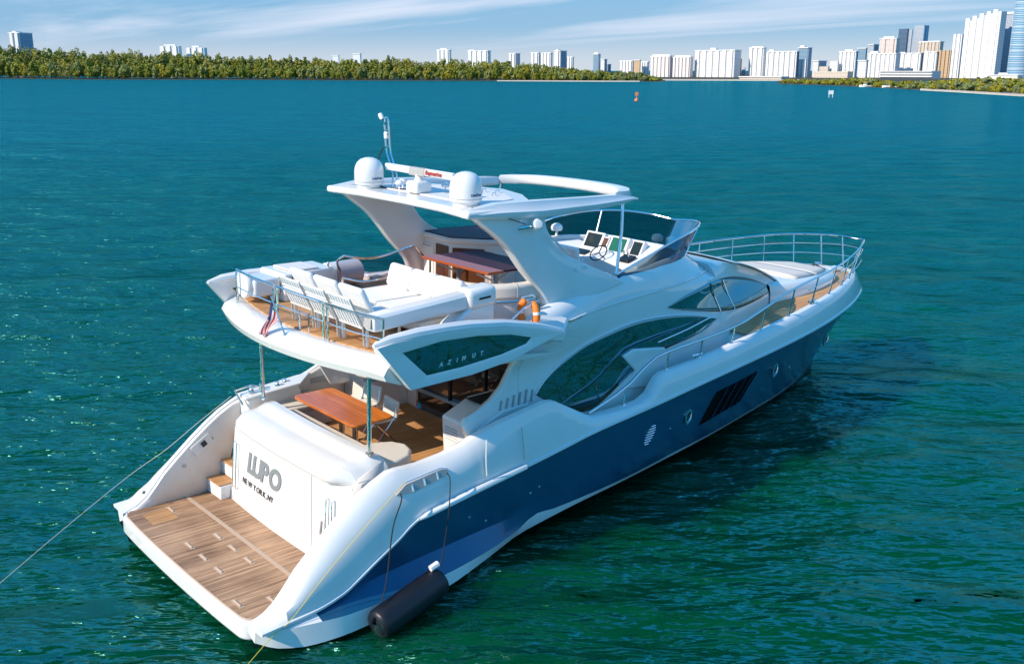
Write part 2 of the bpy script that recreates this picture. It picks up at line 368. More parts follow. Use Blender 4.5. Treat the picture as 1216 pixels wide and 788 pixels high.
mat('bark', (.16, .12, .085), .9); mat('sand', (.55, .47, .36), .9, var=.15, vscale=.3); mat('soil', (.06, .055, .03), .9)

def crown_geo(rng, c, rad, nclump, nleaf, ls, tall=False):
    V = []; F = []
    cl = []
    for _ in range(nclump):
        d = rng.normal(size=3); d /= np.linalg.norm(d); d *= rng.random()**.4
        cl.append(np.array(c)+d*np.array(rad)*.8)
    for k in range(nleaf):
        cc = cl[rng.integers(nclump)]; d = rng.normal(size=3); d /= np.linalg.norm(d)
        rr = np.array(rad)*(.42 if not tall else .3)*(.55+.45*rng.random()**.5)
        p = cc + d*rr
        nrm = d + rng.normal(size=3)*.5; nrm /= np.linalg.norm(nrm); t = np.cross(nrm, rng.normal(size=3)); t /= np.linalg.norm(t); bt = np.cross(nrm, t)
        s = ls*(.6+.8*rng.random()); o = len(V)
        V += [p+t*s, p+bt*s*.8, p-t*s, p-bt*s*.8]; F.append((o, o+1, o+2, o+3))
    return V, F
def raw(name, V, F, mts, parent=None, mi=None):
    me = bpy.data.meshes.new(name); me.from_pydata([tuple(map(float, v)) for v in V], [], F)
    for q in mts: me.materials.append(MT[q])
    if mi is not None: me.polygons.foreach_set('material_index', mi)
    me.update(); o = bpy.data.objects.new(name, me); COL.objects.link(o); o.parent = parent; return o
RNG = np.random.default_rng(11)
def proto_tree(kind):
    h = {'mangrove_tree': 9, 'pine_tree': 15, 'shore_tree': 9}[kind]
    r = empty(kind)
    tb = MB(); tb.tube([(0, 0, -.5), (.1, 0, h*.3), (0, .1, h*.62)], [.22, .16, .09], 6)
    for k in range(4):
        a = k*1.6; tb.tube([(0, 0, h*(.2+.06*k)), (math.cos(a)*h*.16, math.sin(a)*h*.16, h*(.42+.05*k))], [.1, .05], 5)
    tb.obj('trunk', 'bark', r)
    if kind == 'pine_tree':
        V, F = [], []
        for k in range(7):
            z = h*(.26+.085*k); q = 1.35-.12*k
            v, f = crown_geo(RNG, (RNG.normal()*.3, RNG.normal()*.3, z), (2.4*q, 2.4*q, 1.7), 8, 150, .42)
            o = len(V); V += v; F += [tuple(i+o for i in ff) for ff in f]
        raw('crown', V, F, ['pine_leaf'], r)
    else:
        lf = 'mangrove_leaf' if kind == 'mangrove_tree' else 'grey_leaf'
        V, F = crown_geo(RNG, (0, 0, h*.5), (3.9, 3.9, h*.50), 26, 2000, .40)
        raw('crown', V, F, [lf], r)
    return r
protos = {k: proto_tree(k) for k in ('mangrove_tree', 'pine_tree', 'shore_tree')}
used = set()
def place_tree(kind, p, s, rz, label, group, leaf=None, sz=None):
    t = protos[kind]
    if kind in used: t = copy_tree(t)
    used.add(kind); t.location = p; t.rotation_euler = (0, 0, rz); t.scale = (s, s, sz or s); tag(t, label, 'tree', group)
    if leaf:
        for ch in bpy.data.objects:
            if ch.parent == t and ch.name.startswith('crown'):
                for sl in ch.material_slots: sl.link = 'OBJECT'; sl.material = MT[leaf]
    return t

def land(name, line, depth, mt='soil', h=.35):
    """low bank: line = [(px, distance)...] of the waterline"""
    rows = []
    for px, d in line:
        rows.append([gp(px, d, -.3), gp(px, d+1.2, h*.5), gp(px, d+5, h), gp(px, d+depth, h+.2), gp(px, d+depth+2, -.5)])
    b = MB(); b.grid(rows); o = b.obj(name, mt); o['kind'] = 'structure'; return o
def shore_d(px, tab):
    return float(np.interp(px, [t[0] for t in tab], [t[1] for t in tab]))
# distance of each waterline from the picture rows it sits on
def dist_row(px, py):
    v = fw + rt*((px-608)/FOC) - up*((py-394)/FOC); return CZ/(-v.z)*math.hypot(v.x, v.y)
W1 = [(-260, dist_row(0, 93)*1.02), (-40, dist_row(0, 93)), (100, dist_row(100, 94.5)), (300, dist_row(300, 95)), (450, dist_row(450, 96)), (600, dist_row(600, 96.5)), (700, dist_row(700, 97)), (790, dist_row(790, 97.5)*1.02)]
W2 = [(925, dist_row(925, 100)), (980, dist_row(980, 101.5)), (1050, dist_row(1050, 104.5)), (1110, dist_row(1110, 108)), (1216, dist_row(1216, 114)), (1420, dist_row(1216, 114)*.96)]
FAR = dist_row(900, 95.5)
W3 = [(560, FAR), (820, FAR*.97), (960, FAR*.95), (1500, FAR)]
print('W1', [(p, round(d)) for p, d in W1]); print('W2', [(p, round(d)) for p, d in W2])
land('island_ground', W1, 160); land('point_ground', W2, 160)
land('mainland_ground', W3, 2500, 'soil', .8)
land('beach', [(p, d-9) for p, d in [(590, shore_d(590, W1)), (640, shore_d(640, W1)), (700, shore_d(700, W1)), (760, shore_d(760, W1))]], 14, 'sand', .5)
land('sandbank', [(p, d-7) for p, d in [(1095, shore_d(1095, W2)), (1140, shore_d(1140, W2)), (1216, shore_d(1216, W2)), (1330, shore_d(1330, W2))]], 11, 'sand', .4)

# top outline of the woods in the picture: column -> row
TOP1 = [(-260, 50), (0, 55), (100, 58), (180, 61), (300, 66), (400, 69), (500, 69), (600, 71), (650, 75), (668, 80), (700, 82), (760, 85), (785, 92)]
TOP2 = [(925, 95), (960, 95), (990, 93), (1030, 92), (1065, 96), (1100, 96), (1130, 93), (1160, 92), (1216, 92), (1420, 92)]
def wood(name, W, TOP, px0, px1, n, leaves, label):
    V, F, mi = [], [], []
    for k in range(n):
        px = px0 + (px1-px0)*(k+RNG.random())/n; back = RNG.random()**1.2*110+6
        d = shore_d(px, W)+back
        top = np.interp(px, [t[0] for t in TOP], [t[1] for t in TOP]); zt = zat(px, top, d)*(.80+.22*RNG.random())*(.55+.45*min(1, back/60))
        zt = max(zt, 2.2); p = gp(px+RNG.normal()*1.5, d)
        w_ = (1.6+zt*.16)*(.8+.4*RNG.random())
        v, f = crown_geo(RNG, (p.x, p.y, zt*.55), (w_, w_, zt*.46), 10, int(330+zt*18), .55 if d < 900 else .75)
        o = len(V); V += v; F += [tuple(i+o for i in ff) for ff in f]; mi += [int(RNG.integers(len(leaves)))]*len(f)
    o = raw(name, V, F, leaves, None, mi); tag(o, label, 'woodland', kind='stuff'); return o
wood('woodland', W1, TOP1, -230, 700, 620, ['mangrove_leaf', 'pine_leaf', 'mangrove_leaf', 'pine_leaf', 'mangrove_leaf', 'yellow_leaf'], 'dense green and olive mangrove wood along the long island shore at left')
wood('woodland', W1, TOP1, 660, 785, 110, ['grey_leaf', 'mangrove_leaf'], 'low grey-green scrub on the right tip of the island below the skyline')
wood('woodland', W2, TOP2, 930, 1400, 230, ['mangrove_leaf', 'grey_leaf', 'yellow_leaf', 'mangrove_leaf'], 'yellow-green mangrove wood on the point below the tall towers at right')
for k in range(78):
    px = -40 + 715*(k+.5+RNG.normal()*.2)/78; d = shore_d(px, W1)+6+RNG.random()*8; tr_ = np.interp(px, [t[0] for t in TOP1], [t[1] for t in TOP1]); s = zat(px, 95-.5*(95-tr_), d)/9*(.75+.4*RNG.random())
    place_tree('mangrove_tree', gp(px, d, 0), s, RNG.random()*6, 'bushy olive-green mangrove at the water\'s edge of the left island', 'mangroves lining the island shore', ['pine_leaf', 'yellow_leaf', 'pine_leaf'][int(RNG.integers(3))] if RNG.random() < .4 else None)
for k in range(44):
    px = 0 + 640*(k+.5+RNG.normal()*.3)/60; d = shore_d(px, W1)+40+RNG.random()*30
    zt = zat(px, np.interp(px, [t[0] for t in TOP1], [t[1] for t in TOP1]), d)*(1.0+.1*RNG.normal()); s = zt/15.5
    place_tree('pine_tree', gp(px, d, 0), s*.9, RNG.random()*6, 'feathery pine rising above the mangrove wood of the left island', 'pines rising over the island wood', None, s)
for k in range(26):
    px = 935 + 290*(k+.5+RNG.normal()*.2)/26; d = shore_d(px, W2)+5+RNG.random()*6; s = zat(px, 97 if px < 1090 else 101, d)/9*(.7+.5*RNG.random())
    place_tree('shore_tree', gp(px, d, 0), s, RNG.random()*6, 'round bushy tree at the water\'s edge of the point at right', 'bushes lining the right-hand point', ['yellow_leaf', 'mangrove_leaf', 'grey_leaf'][int(RNG.integers(3))])

# ------------------------------------------------------------------ the city
def facade(name, wall, glass, fl=1.45, bay=1.9, gw=.62, gh=.55):
    m = bpy.data.materials.new(name); m.use_nodes = True; n = m.node_tree; b = n.nodes['Principled BSDF']
    t = n.nodes.new('ShaderNodeTexCoord'); s = n.nodes.new('ShaderNodeSeparateXYZ'); n.links.new(t.outputs['Object'], s.inputs[0])
    def mm(op, x, y=None):
        q = n.nodes.new('ShaderNodeMath'); q.operation = op
        for i, v in enumerate((x, y)):
            if v is None: continue
            if isinstance(v, (int, float)): q.inputs[i].default_value = v
            else: n.links.new(v, q.inputs[i])
        return q.outputs[0]
    h = mm('ADD', s.outputs[0], mm('MULTIPLY', s.outputs[1], 1.0))
    fz = mm('LESS_THAN', mm('FRACT', mm('DIVIDE', s.outputs[2], fl)), gh); fx = mm('LESS_THAN', mm('FRACT', mm('DIVIDE', h, bay)), gw)
    g = n.nodes.new('ShaderNodeNewGeometry'); ns = n.nodes.new('ShaderNodeSeparateXYZ'); n.links.new(g.outputs['Normal'], ns.inputs[0])
    side = mm('LESS_THAN', ns.outputs[2], .5)
    f = mm('MULTIPLY', mm('MULTIPLY', fz, fx), side)
    x = n.nodes.new('ShaderNodeMix'); x.data_type = 'RGBA'; n.links.new(f, x.inputs[0]); x.inputs[6].default_value = (*wall, 1); x.inputs[7].default_value = (*glass, 1); n.links.new(x.outputs[2], b.inputs['Base Color'])
    rr = mm('SUBTRACT', .7, mm('MULTIPLY', f, .4)); n.links.new(rr, b.inputs['Roughness']); MT[name] = m
facade('white_facade', (.76, .76, .75), (.34, .39, .45)); facade('pink_facade', (.74, .66, .62), (.42, .37, .35)); facade('glass_facade', (.32, .44, .52), (.10, .21, .32), 1.45, 2.2, .88, .72)
facade('dark_facade', (.16, .22, .30), (.03, .08, .16), 1.45, 2.2, .85, .75); facade('tan_facade', (.60, .44, .28), (.34, .24, .16)); facade('beige_facade', (.68, .60, .50), (.36, .33, .30))
facade('grey_facade', (.45, .50, .56), (.20, .26, .33)); facade('blue_facade', (.40, .56, .68), (.10, .26, .42), 1.5, 60, .97, .6)
mat('red_wall', (.50, .10, .09), .7); mat('plain_white', (.80, .80, .79), .7); mat('shade_glass', (.13, .22, .30), .15); mat('balcony_shade', (.42, .45, .50), .6); mat('dark_core', (.06, .09, .13), .4)

def building(px0, px1, ytop, fac, label, d=2500, cat='building', side=0, side_mat='grey_facade', piers=0, bands=0, house=None, pier_mat='plain_white', round_=False, ang=None, base=0, steps=None, cap=True, group=None, name='apartment_tower'):
    """front spans px0..px1; 'side' = share of that width taken by the receding right-hand flank"""
    d = FAR*(1.04+(d-2000)/1500)
    c = gp((px0+px1)/2, d, 0); wd = (gp(px0, d)-gp(px1, d)).length; pxc = (px0+px1)/2
    H = zat(pxc, ytop, d) - base
    v = gdir(pxc); yaw = math.atan2(v.y, v.x)    # local +X away from the viewer, local Y across (+Y = left in the picture)
    ang = -.62; sf = side if side else .14
    dp = wd*sf/math.sin(.62); wfull = wd; wd = wd*(1-sf)/math.cos(.62) if not round_ else wd
    if round_: dp = 0
    r = empty(name, (c.x, c.y, base), yaw + ang)
    if round_:
        n = 28; ring = lambda z, k=1: [(dp*.5+wd/2*k*math.cos(2*math.pi*i/n), wd/2*k*math.sin(2*math.pi*i/n), z) for i in range(n)]
        b = MB(); b.grid([ring(0), ring(H)], close=True); b.add(ring(H), [tuple(range(n))]); b.obj('wall', fac, r, sharp=60)
        q = MB()
        for k in range(14): z = H*(k+1)/14; q.grid([ring(z-.35, 1.015), ring(z, 1.015)], close=True)
        q.obj('floor_edge', 'plain_white', r)
        q = MB(); q.grid([ring(H-1, 1.03), ring(H+3, 1.03)], close=True); q.add(ring(H+3, 1.03), [tuple(range(n))]); q.obj('roof', 'plain_white', r)
    elif steps:
        y = wd/2; b = MB(); tot = sum(s[0] for s in steps)
        for fr, yt in steps:
            w_ = wd*fr/tot; hh = zat(pxc, yt, d)-base; b.span(0, dp, y-w_, y, 0, hh); y -= w_
        b.obj('wall', fac, r)
        y = wd/2
        for fr, yt in steps:
            w_ = wd*fr/tot; hh = zat(pxc, yt, d)-base
            MB().span(-.9, 0, y-w_*.60, y-w_*.02, 0, hh+2).obj('pier', 'plain_white', r); y -= w_
    else:
        sw = 0
        b = MB(); b.span(0, dp, -wd/2, wd/2, 0, H); b.obj('wall', fac, r)
        if side: MB().span(.6, dp-.6, -wd/2-.5, -wd/2, 0, H*.985).obj('side_glazing', side_mat, r)
        fwid = wd
        for k in range(piers):
            yy = wd/2 - fwid*(k+.5)/piers; MB().span(-1.5, 0, yy-fwid/piers*.24, yy+fwid/piers*.24, 0, H*1.005).obj('balcony_stack', pier_mat, r)
        for k in range(bands):
            z = H*(k+1)/bands; MB().span(-2.2, 0, -wd/2+sw, wd/2, z-.5, z).obj('balcony_band', 'plain_white', r)
        if cap: MB().span(-.8, dp+.8, -wd/2+sw-.5, wd/2+.5, H, H+.8).obj('roof', 'plain_white', r)
        if house:
            MB().span(dp*.2, dp*.7, wd/2-wd*house[1], wd/2-wd*house[0], H+.7, H+house[2]*.45).obj('roof_house', 'plain_white', r)
    tag(r, label, cat, group); return r
B = building
B(8, 36, 39.5, 'white_facade', 'white tower with a blue glass flank above the trees at far left', 2600, side=.55, side_mat='glass_facade', piers=2, house=(.1, .4, 5))
B(190, 216, 55, 'white_facade', 'left one of two white blocks peeking over the left island', 2600, piers=3, house=(.2, .8, 4), cap=False)
B(221, 246, 57, 'white_facade', 'right one of two white blocks peeking over the left island', 2600, piers=3, house=(.3, .7, 5), cap=False)
B(395, 403, 66.5, 'white_facade', 'tiny white block barely showing between treetops left of the radar mast', 2800)
B(419, 429, 64.5, 'white_facade', 'tiny pale rooftop just above the trees over the radar mast', 2800)
B(518, 535, 60, 'white_facade', 'small white block with stepped roof left of the wider white block above the island', 2800, piers=3, house=(.25, .75, 6))
B(554, 581, 61, 'white_facade', 'wide white block with raised ends above the middle of the island trees', 2800, piers=4, house=(.0, .3, 4))
B(602, 615, 64, 'white_facade', 'narrow white block right of the wide white block above the trees', 2800, piers=2, side=.4)
B(629, 641, 63, 'white_facade', 'leftmost slab of the white tower cluster above the island\'s right part', 2800, piers=2, side=.25)
B(641, 655, 63.5, 'white_facade', 'middle slab of the white tower cluster above the island\'s right part', 2750, piers=3)
B(654, 669, 61, 'white_facade', 'tallest slab of the white cluster with a blue right flank above the island', 2700, side=.5, side_mat='glass_facade', piers=1, house=(.1, .4, 5))
B(670, 680.5, 68.5, 'white_facade', 'lone pale slab right of the white cluster above the grey-green scrub', 2800, piers=3)
B(703, 711.5, 65, 'glass_facade', 'slim blue-grey glass tower with a white cap above the scrub', 2800, house=(.1, .8, 6), side=.3)
B(711.5, 719, 71, 'white_facade', 'short white block touching the slim glass tower', 2780, side=.4, side_mat='glass_facade')
B(719, 725, 77, 'glass_facade', 'lowest dark glass block beside the slim glass tower', 2800)
B(735, 752, 73, 'white_facade', 'white block left of the small orange block', 2700, piers=4)
B(752, 760, 72, 'tan_facade', 'small orange-brown block between white blocks above the scrub', 2680)
B(760, 770, 74, 'white_facade', 'white block right of the small orange block', 2700, piers=3)
B(770.5, 797, 67.5, 'pink_facade', 'left one of two pink-shaded white slabs by the beach', 2450, piers=5, house=(.05, .95, 5), ang=.1)
B(797, 821, 68.5, 'pink_facade', 'right one of two pink-shaded white slabs by the beach', 2420, piers=5, house=(.1, .95, 5), ang=.1)
B(820.5, 875, 60.5, 'white_facade', 'broad white slab with six balcony stacks left of the red tower', 2400, piers=6, house=(.35, .48, 7), ang=.08)
B(876, 880, 70, 'red_wall', 'narrow red tower between two broad white slabs', 2400, cap=False, name='red_tower')
B(880.5, 885, 80, 'grey_facade', 'low grey block just right of the red tower', 2450, cap=False)
B(887, 907, 57.5, 'white_facade', 'white tower with rounded top at the left end of the tall beach row', 2400, piers=3, house=(.1, .9, 4), ang=.1)
B(906, 946, 62, 'white_facade', 'long white slab with dark gaps in the tall beach row', 2380, piers=6, house=(.1, .25, 6), side=.07, side_mat='dark_core', ang=.1)
B(944, 960, 57.5, 'glass_facade', 'blue-green glass tower with a white crown right of the tall beach row', 2550, house=(.1, .5, 7), side=.3)
B(947, 957, 70.5, 'white_facade', 'short white block in front of the blue-green glass tower', 2380, piers=2, cap=False)
B(960, 976, 73, 'white_facade', 'low white block with a grey front beside the blue-green tower', 2500, side=.6)
B(972, 984, 79, 'beige_facade', 'low beige row between the white blocks right of the beach row', 2450, cap=False)
B(984, 995, 72.5, 'white_facade', 'small plain white block left of the domed white tower', 2450, cap=False)
B(994, 1016, 62, 'white_facade', 'white tower with a small dome left of the blue-grey towers', 2450, piers=4, house=(.3, .75, 6), side=.12, side_mat='glass_facade')
B(962, 1010, 85, 'beige_facade', 'long low beige building behind the green point', 2300, cap=False)
B(1016, 1027, 58, 'glass_facade', 'hazy blue glass tower behind the short white block', 2700)
B(1026, 1038, 53.5, 'grey_facade', 'hazy grey tower beside the blue glass one', 2750, side=.5, side_mat='glass_facade')
B(1017, 1029, 72.5, 'white_facade', 'short white block in front of the hazy blue tower', 2300, side=.2)
B(1027, 1065, 64.5, 'white_facade', 'broad white and glass condominium before the pink tower', 2350, piers=6, side=.0, house=(.02, .3, 7), ang=.1)
B(1040, 1063, 46.5, 'pink_facade', 'pinkish tower with a bulging top behind the broad condominium', 2650, house=(.15, .8, 6), piers=2, pier_mat='pink_facade')
B(1062, 1074, 34.5, 'dark_facade', 'dark blue slanted glass tower left of the tallest grey one', 2700, cap=False)
B(1073, 1079, 35.5, 'grey_facade', 'slim grey tower tucked against the dark blue one', 2750, cap=False)
B(1078, 1095, 30.5, 'grey_facade', 'tall pale grey tower with a deep blue right flank', 2700, side=.35, side_mat='blue_facade', cap=False)
B(1086, 1115, 50.5, 'beige_facade', 'wide beige tower with a crowned roof right of the pale grey tower', 2600, piers=6, pier_mat='beige_facade', house=(.1, .9, 3))
B(1065, 1093, 64, 'white_facade', 'white and glass condominium in the middle of the right skyline', 2380, piers=3, side=.1, side_mat='glass_facade', house=(.0, .2, 4))
B(1093, 1113, 62.5, 'white_facade', 'white and glass condominium left of the orange-tan tower', 2360, piers=2, side=.25, side_mat='glass_facade', house=(.0, .15, 4))
B(1112, 1128, 60, 'tan_facade', 'orange-tan tower left of the giant white towers', 2350, piers=3, pier_mat='tan_facade', cap=False)
B(1040, 1112, 84.5, 'white_facade', 'long low white building with a dark opening behind the green point', 2200, cap=False, side=.0, bands=3)
B(1127, 1139, 41, 'white_facade', 'narrow white tower left of the stepped giant white one', 2300, piers=2, cap=False, ang=.1)
B(1137, 1184, 20, 'white_facade', 'giant white tower with ribbed front stepping up to the right', 2250, steps=[(1, 24), (1, 21.5), (1, 19), (.9, 17), (1.1, 15)], ang=.06, name='white_tower')
B(1183, 1197, 17, 'grey_facade', 'grey-windowed tower between the giant white one and the round blue one', 2280, house=(.0, .9, 4))
B(1195.5, 1222, -4, 'blue_facade', 'round blue glass tower with white floor edges at the right edge', 2100, round_=True, name='round_tower')
B(1172, 1212, 90, 'plain_white', 'low white domed pavilion at the foot of the round blue tower', 2000, house=(.3, .6, 5), name='pavilion')
# low promenade on the far beach
b = MB()
for px in range(780, 980, 8):
    b.span(0, 0, 0, 0, 0, 0) if False else None
land('far_beach', [(770, FAR*.965), (860, FAR*.955), (960, FAR*.94)], 14, 'sand', .8)
B(874, 932, 92, 'beige_facade', 'low pink terrace on the far beach below the white slabs', 1960, cap=True, name='terrace')
# house roof among the mangroves
h = empty('shore_house', gp(193, shore_d(193, W1)+22, 0), YAW+.3)
MB().span(-2, 2, -3.2, 3.2, 0, 9.0).obj('wall', 'plain_white', h)
MB().prism([(-2.6, -4, 9.0), (2.6, -4, 9.0), (0, -4, 10.6)], (0, 8, 0)).obj('roof', 'plain_white', h)
tag(h, 'small white-roofed house half hidden in the mangroves of the left island', 'house')

# markers and craft on the water
def marker(px, py, hgt, mt, label, name, cat):
    d = dist_row(px, py); p = gp(px, d, 0); r = empty(name, p)
    if name == 'channel_marker':
        MB().lathe([(.55, -.3), (.6, .1), (.5, .5), (.12, .8), (.12, hgt)], (0, 0, 0), 16).obj('body', mt, r)
        MB().box((0, 0, hgt), (.1, .9, .9), rz=YAW).obj('topmark', mt, r)
    else:
        MB().box((0, 0, hgt*.7), (.12, 1.5, 1.1), rz=YAW).obj('board', mt, r)
        for s in (-.55, .55):
            q = Vector((math.sin(YAW)*s, -math.cos(YAW)*s, 0)); MB().tube([q+Vector((0, 0, -1)), q+Vector((0, 0, hgt))], .09).obj('pile', 'plain_white', r)
    tag(r, label, cat)
mat('marker_orange', (.75, .22, .1), .5)
marker(757, 120, 1.9, 'marker_orange', 'small orange channel marker standing in the water before the beach', 'channel_marker', 'channel marker')
marker(989, 116, 2.2, 'plain_white', 'small white sign board on two piles in the water at right', 'warning_sign', 'sign')
def small_boat(px, py, L, label, rz):
    d = dist_row(px, py); r = empty('small_boat', gp(px, d, 0), YAW+rz)
    rows = []
    for i in range(9):
        t = i/8; x = -L/2+L*t; wv = L*.16*(1-max(0, (t-.45)/.55)**2.2); rows.append([(x, -wv, .75+.35*t), (x, -wv*.8, -.15), (x, wv*.8, -.15), (x, wv, .75+.35*t)])
    MB().grid(rows).obj('hull', 'plain_white', r)
    MB().span(-L/2+.2, L*.3, -L*.13, L*.13, .6, .7).obj('deck', 'plain_white', r)
    MB().span(-L*.1, L*.16, -L*.09, L*.09, .7, 1.5).obj('cabin', 'plain_white', r, bevel=.1)
    MB().span(-L*.14, L*.14, -L*.11, L*.11, 2.1, 2.2).obj('canopy', 'plain_white', r)
    tag(r, label, 'boat')
small_boat(1061, 104.5, 9, 'white motorboat lying close to the green point at right', 1.3)
small_boat(1029, 103.5, 6, 'tiny white boat left of the motorboat near the green point', 1.5)
ASHORE = {o.name for o in bpy.data.objects}
# ------------------------------------------------------------------ the yacht: x forward, y to port, z up, metres
Y = empty('motor_yacht', (0, 0, 0))
tag(Y, 'white and navy flybridge motor yacht with teak swim platform, seen over its stern quarter', 'yacht')
def part(mb, name, mats, par=None, **k): return mb.obj(name, mats, par or Y, **k)

def yG(x): return (2.45+.15*max(0, min(1, (x-3.2)/1.6))) if x < 9.5 else 2.6*max(0, 1-((x-9.5)/(20.45-9.5))**2.8)
def yK(x): return 2.72 if x < 9.5 else 2.72*max(0, 1-((x-9.5)/(20.8-9.5))**2.8)
TG = [(0.05, .33), (.2, .36), (.47, .52), (.82, .92), (1.04, 1.12), (1.49, 1.50), (1.95, 1.83), (2.2, 1.96), (2.5, 2.07), (2.95, 2.05), (3.4, 2.09), (3.8, 2.18), (4.2, 2.32), (4.7, 2.45), (5.2, 2.52), (5.68, 2.575), (5.78, 2.565), (5.95, 2.49), (6.2, 2.36), (6.45, 2.23), (6.7, 2.10), (6.82, 2.06),
      (7.8, 2.05), (8.2, 2.09), (8.3, 2.13), (8.62, 2.47), (8.72, 2.51), (9.2, 2.54), (10, 2.60), (10.9, 2.69), (12, 2.80), (13, 2.89), (14.2, 2.98), (15.5, 3.05), (17, 3.08), (18.5, 3.04), (19.6, 2.94), (20.45, 2.80)]
TK = [(0.05, .30), (.94, .36), (1.38, .46), (1.89, .74), (2.42, 1.04), (2.8, 1.27), (3.85, 1.42), (5.0, 1.54), (5.95, 1.67), (6.7, 1.78), (8.3, 1.93), (10.1, 2.12), (11.7, 2.27), (13.7, 2.41), (15.1, 2.48), (16.5, 2.53), (18, 2.54), (19.5, 2.47), (20.8, 2.33)]
def sx(x, e): return x if x < 10 else 10+(x-10)*(e-10)/(20.8-10)
TA = [(.05, 2.50, .10), (.3, 2.72, .02), (.8, 2.9, -.03), (1.4, 2.98, -.02), (2.2, 2.98, 0), (3.1, 2.92, .02), (4.1, 2.74, .10), (5.3, 2.5, .22), (7.3, 2.44, .38), (10.4, 2.14, .46), (13.3, 1.62, .44), (15.6, 1.08, .38), (17, .68, .38), (18.7, 0, .40)]
TB = [(.05, 2.55, .30), (.3, 2.72, .30), (.94, 2.88, .28), (1.4, 2.94, .26), (2.2, 2.93, .24), (3.1, 2.88, .24), (4.1, 2.77, .27), (5.0, 2.63, .37), (5.5, 2.55, .50), (6.1, 2.50, .44), (7.3, 2.47, .46), (10.4, 2.18, .54), (13.3, 1.67, .52), (15.6, 1.13, .46), (17, .73, .46), (18.8, 0.0, .48)]
TC = [(.05, 2.60, .305), (.94, 2.68, .35), (1.38, 2.64, .42), (2.4, 2.60, .50), (3.6, 2.575, .56), (4.6, 2.56, .60), (5.4, 2.545, .60), (6.1, 2.51, .51), (7.3, 2.49, .50), (10.4, 2.20, .58), (13.3, 1.69, .56), (15.6, 1.15, .50), (17, .75, .50), (18.85, 0.0, .53)]
XS = sorted(set([.05, .12, .2, .3, .47, .65, .82, .94, 1.04, 1.2, 1.38, 1.49, 1.7, 1.95, 2.2, 2.42, 2.6, 2.8, 3.0, 3.2, 3.5, 3.85, 4.1, 4.5, 5, 5.3, 5.55, 5.7, 5.85, 6.0, 6.3, 6.55, 6.8, 7.3, 7.8, 8.1, 8.35, 8.5, 8.6, 8.75, 8.9, 9.2, 9.7] + [10+.4*k for k in range(27)] + [20.6, 20.72, 20.8]))
def hull_rows(x):
    g = ip(sx(x, 20.45), TG); k = ip(x, TK); a = ip(sx(x, 18.7), TA); b = ip(sx(x, 18.8), TB); c = ip(sx(x, 18.85), TC)
    xa, xb, xc, xg = sx(x, 18.7), sx(x, 18.8), sx(x, 18.85), sx(x, 20.45)
    Kp = (x, yK(x), k); Gp = (xg, yG(xg), max(g, k+.01)); Cp = (xc, c[0], min(c[1], k)); Bp = (xb, b[0], min(b[1], c[1]-.005)); Ap = (xa, a[0], a[1])
    if x < .94: Cp = (x, min(c[0], yK(x)+.0), min(c[1], k-.003))
    rows = [(sx(x, 17.6), 0, -.75 if x < 15 else -.75+(x-15)/5.8*.9), (xa, a[0]*.8, a[1]-.30), Ap, Bp, Cp]
    fl = max(0, min(1, (x-9)/9))
    for s in (.2, .4, .6, .8): 
        rows.append(tuple(Cp[i]+(Kp[i]-Cp[i])*s for i in range(3)))
        q = rows[-1]; bul = -.10*fl*math.sin(math.pi*s)*(0 if x > 20.7 else 1)*min(1, q[1]); rows[-1] = (q[0], max(0, q[1]+bul), q[2])
    rows += [(Kp[0], Kp[1], Kp[2]), (Kp[0], Kp[1]+.035*min(1, Kp[1]), Kp[2]+.012), (Kp[0], Kp[1]+.035*min(1, Kp[1]), Kp[2]+.05), (Kp[0], Kp[1]+.0, Kp[2]+.065)]
    for s in (.2, .4, .6, .8): rows.append(tuple(rows[12][i]*(1-s)+Gp[i]*s + ((.02 + .05*max(0, min(1, (5-x)/1.5)))*math.sin(math.pi*s) if i >= 1 and x < 19 and x > .3 else 0) for i in range(3)))
    capw = min(.13, Gp[1]*.5); rows += [(Gp[0], max(0, Gp[1]-.015), Gp[2]-.012), (Gp[0], max(0, Gp[1]-.04), Gp[2]), (Gp[0], max(0, Gp[1]-capw), Gp[2])]
    # inside of the bulwark
    zi = deck_z(xg); rows.append((Gp[0], max(0, Gp[1]-capw-.01), max(min(Gp[2]-.02, zi), -.1)))
    return rows
def deck_z(x):
    if x < 1.85: return .36
    if x < 5.6: return 1.36
    if x < 11.3: return 1.82 + (x-5.6)*.02
    if x < 11.9: return 1.93 + (x-11.3)/.6*.71
    return ip(x, TG)-.10
def build_hull():
    for sgn in (1,):
        R = [hull_rows(x) for x in XS]
        b = MB(); nr = len(R[0]); V = []; 
        for s in (-1, 1):
            base = len(b.v); b.v += [(p[0], s*p[1], p[2]) for r in R for p in r]
            for i in range(len(R)-1):
                for j in range(nr-1):
                    x = (XS[i]+XS[i+1])/2
                    q = [base+i*nr+j, base+i*nr+j+1, base+(i+1)*nr+j+1, base+(i+1)*nr+j]
                    mi = 0
                    if j in (0, 1): mi = 2 if j == 0 else 2
                    elif j == 2: mi = 0
                    elif 3 <= j <= 8: mi = 1 if x > .95 else 0
                    b.f.append(tuple(q)); b.m.append(mi)
        # stern closure of the wings
        r0 = R[0]
        for s in (-1, 1): b.add([(p[0], s*p[1], p[2]) for p in r0[2:]]+[(r0[-1][0], s*(r0[-1][1]), .2)], [tuple(range(len(r0)-1))])
        return part(b, 'hull', ['gelcoat', 'navy_paint', 'underwater'], sharp=28)
HULL = build_hull()
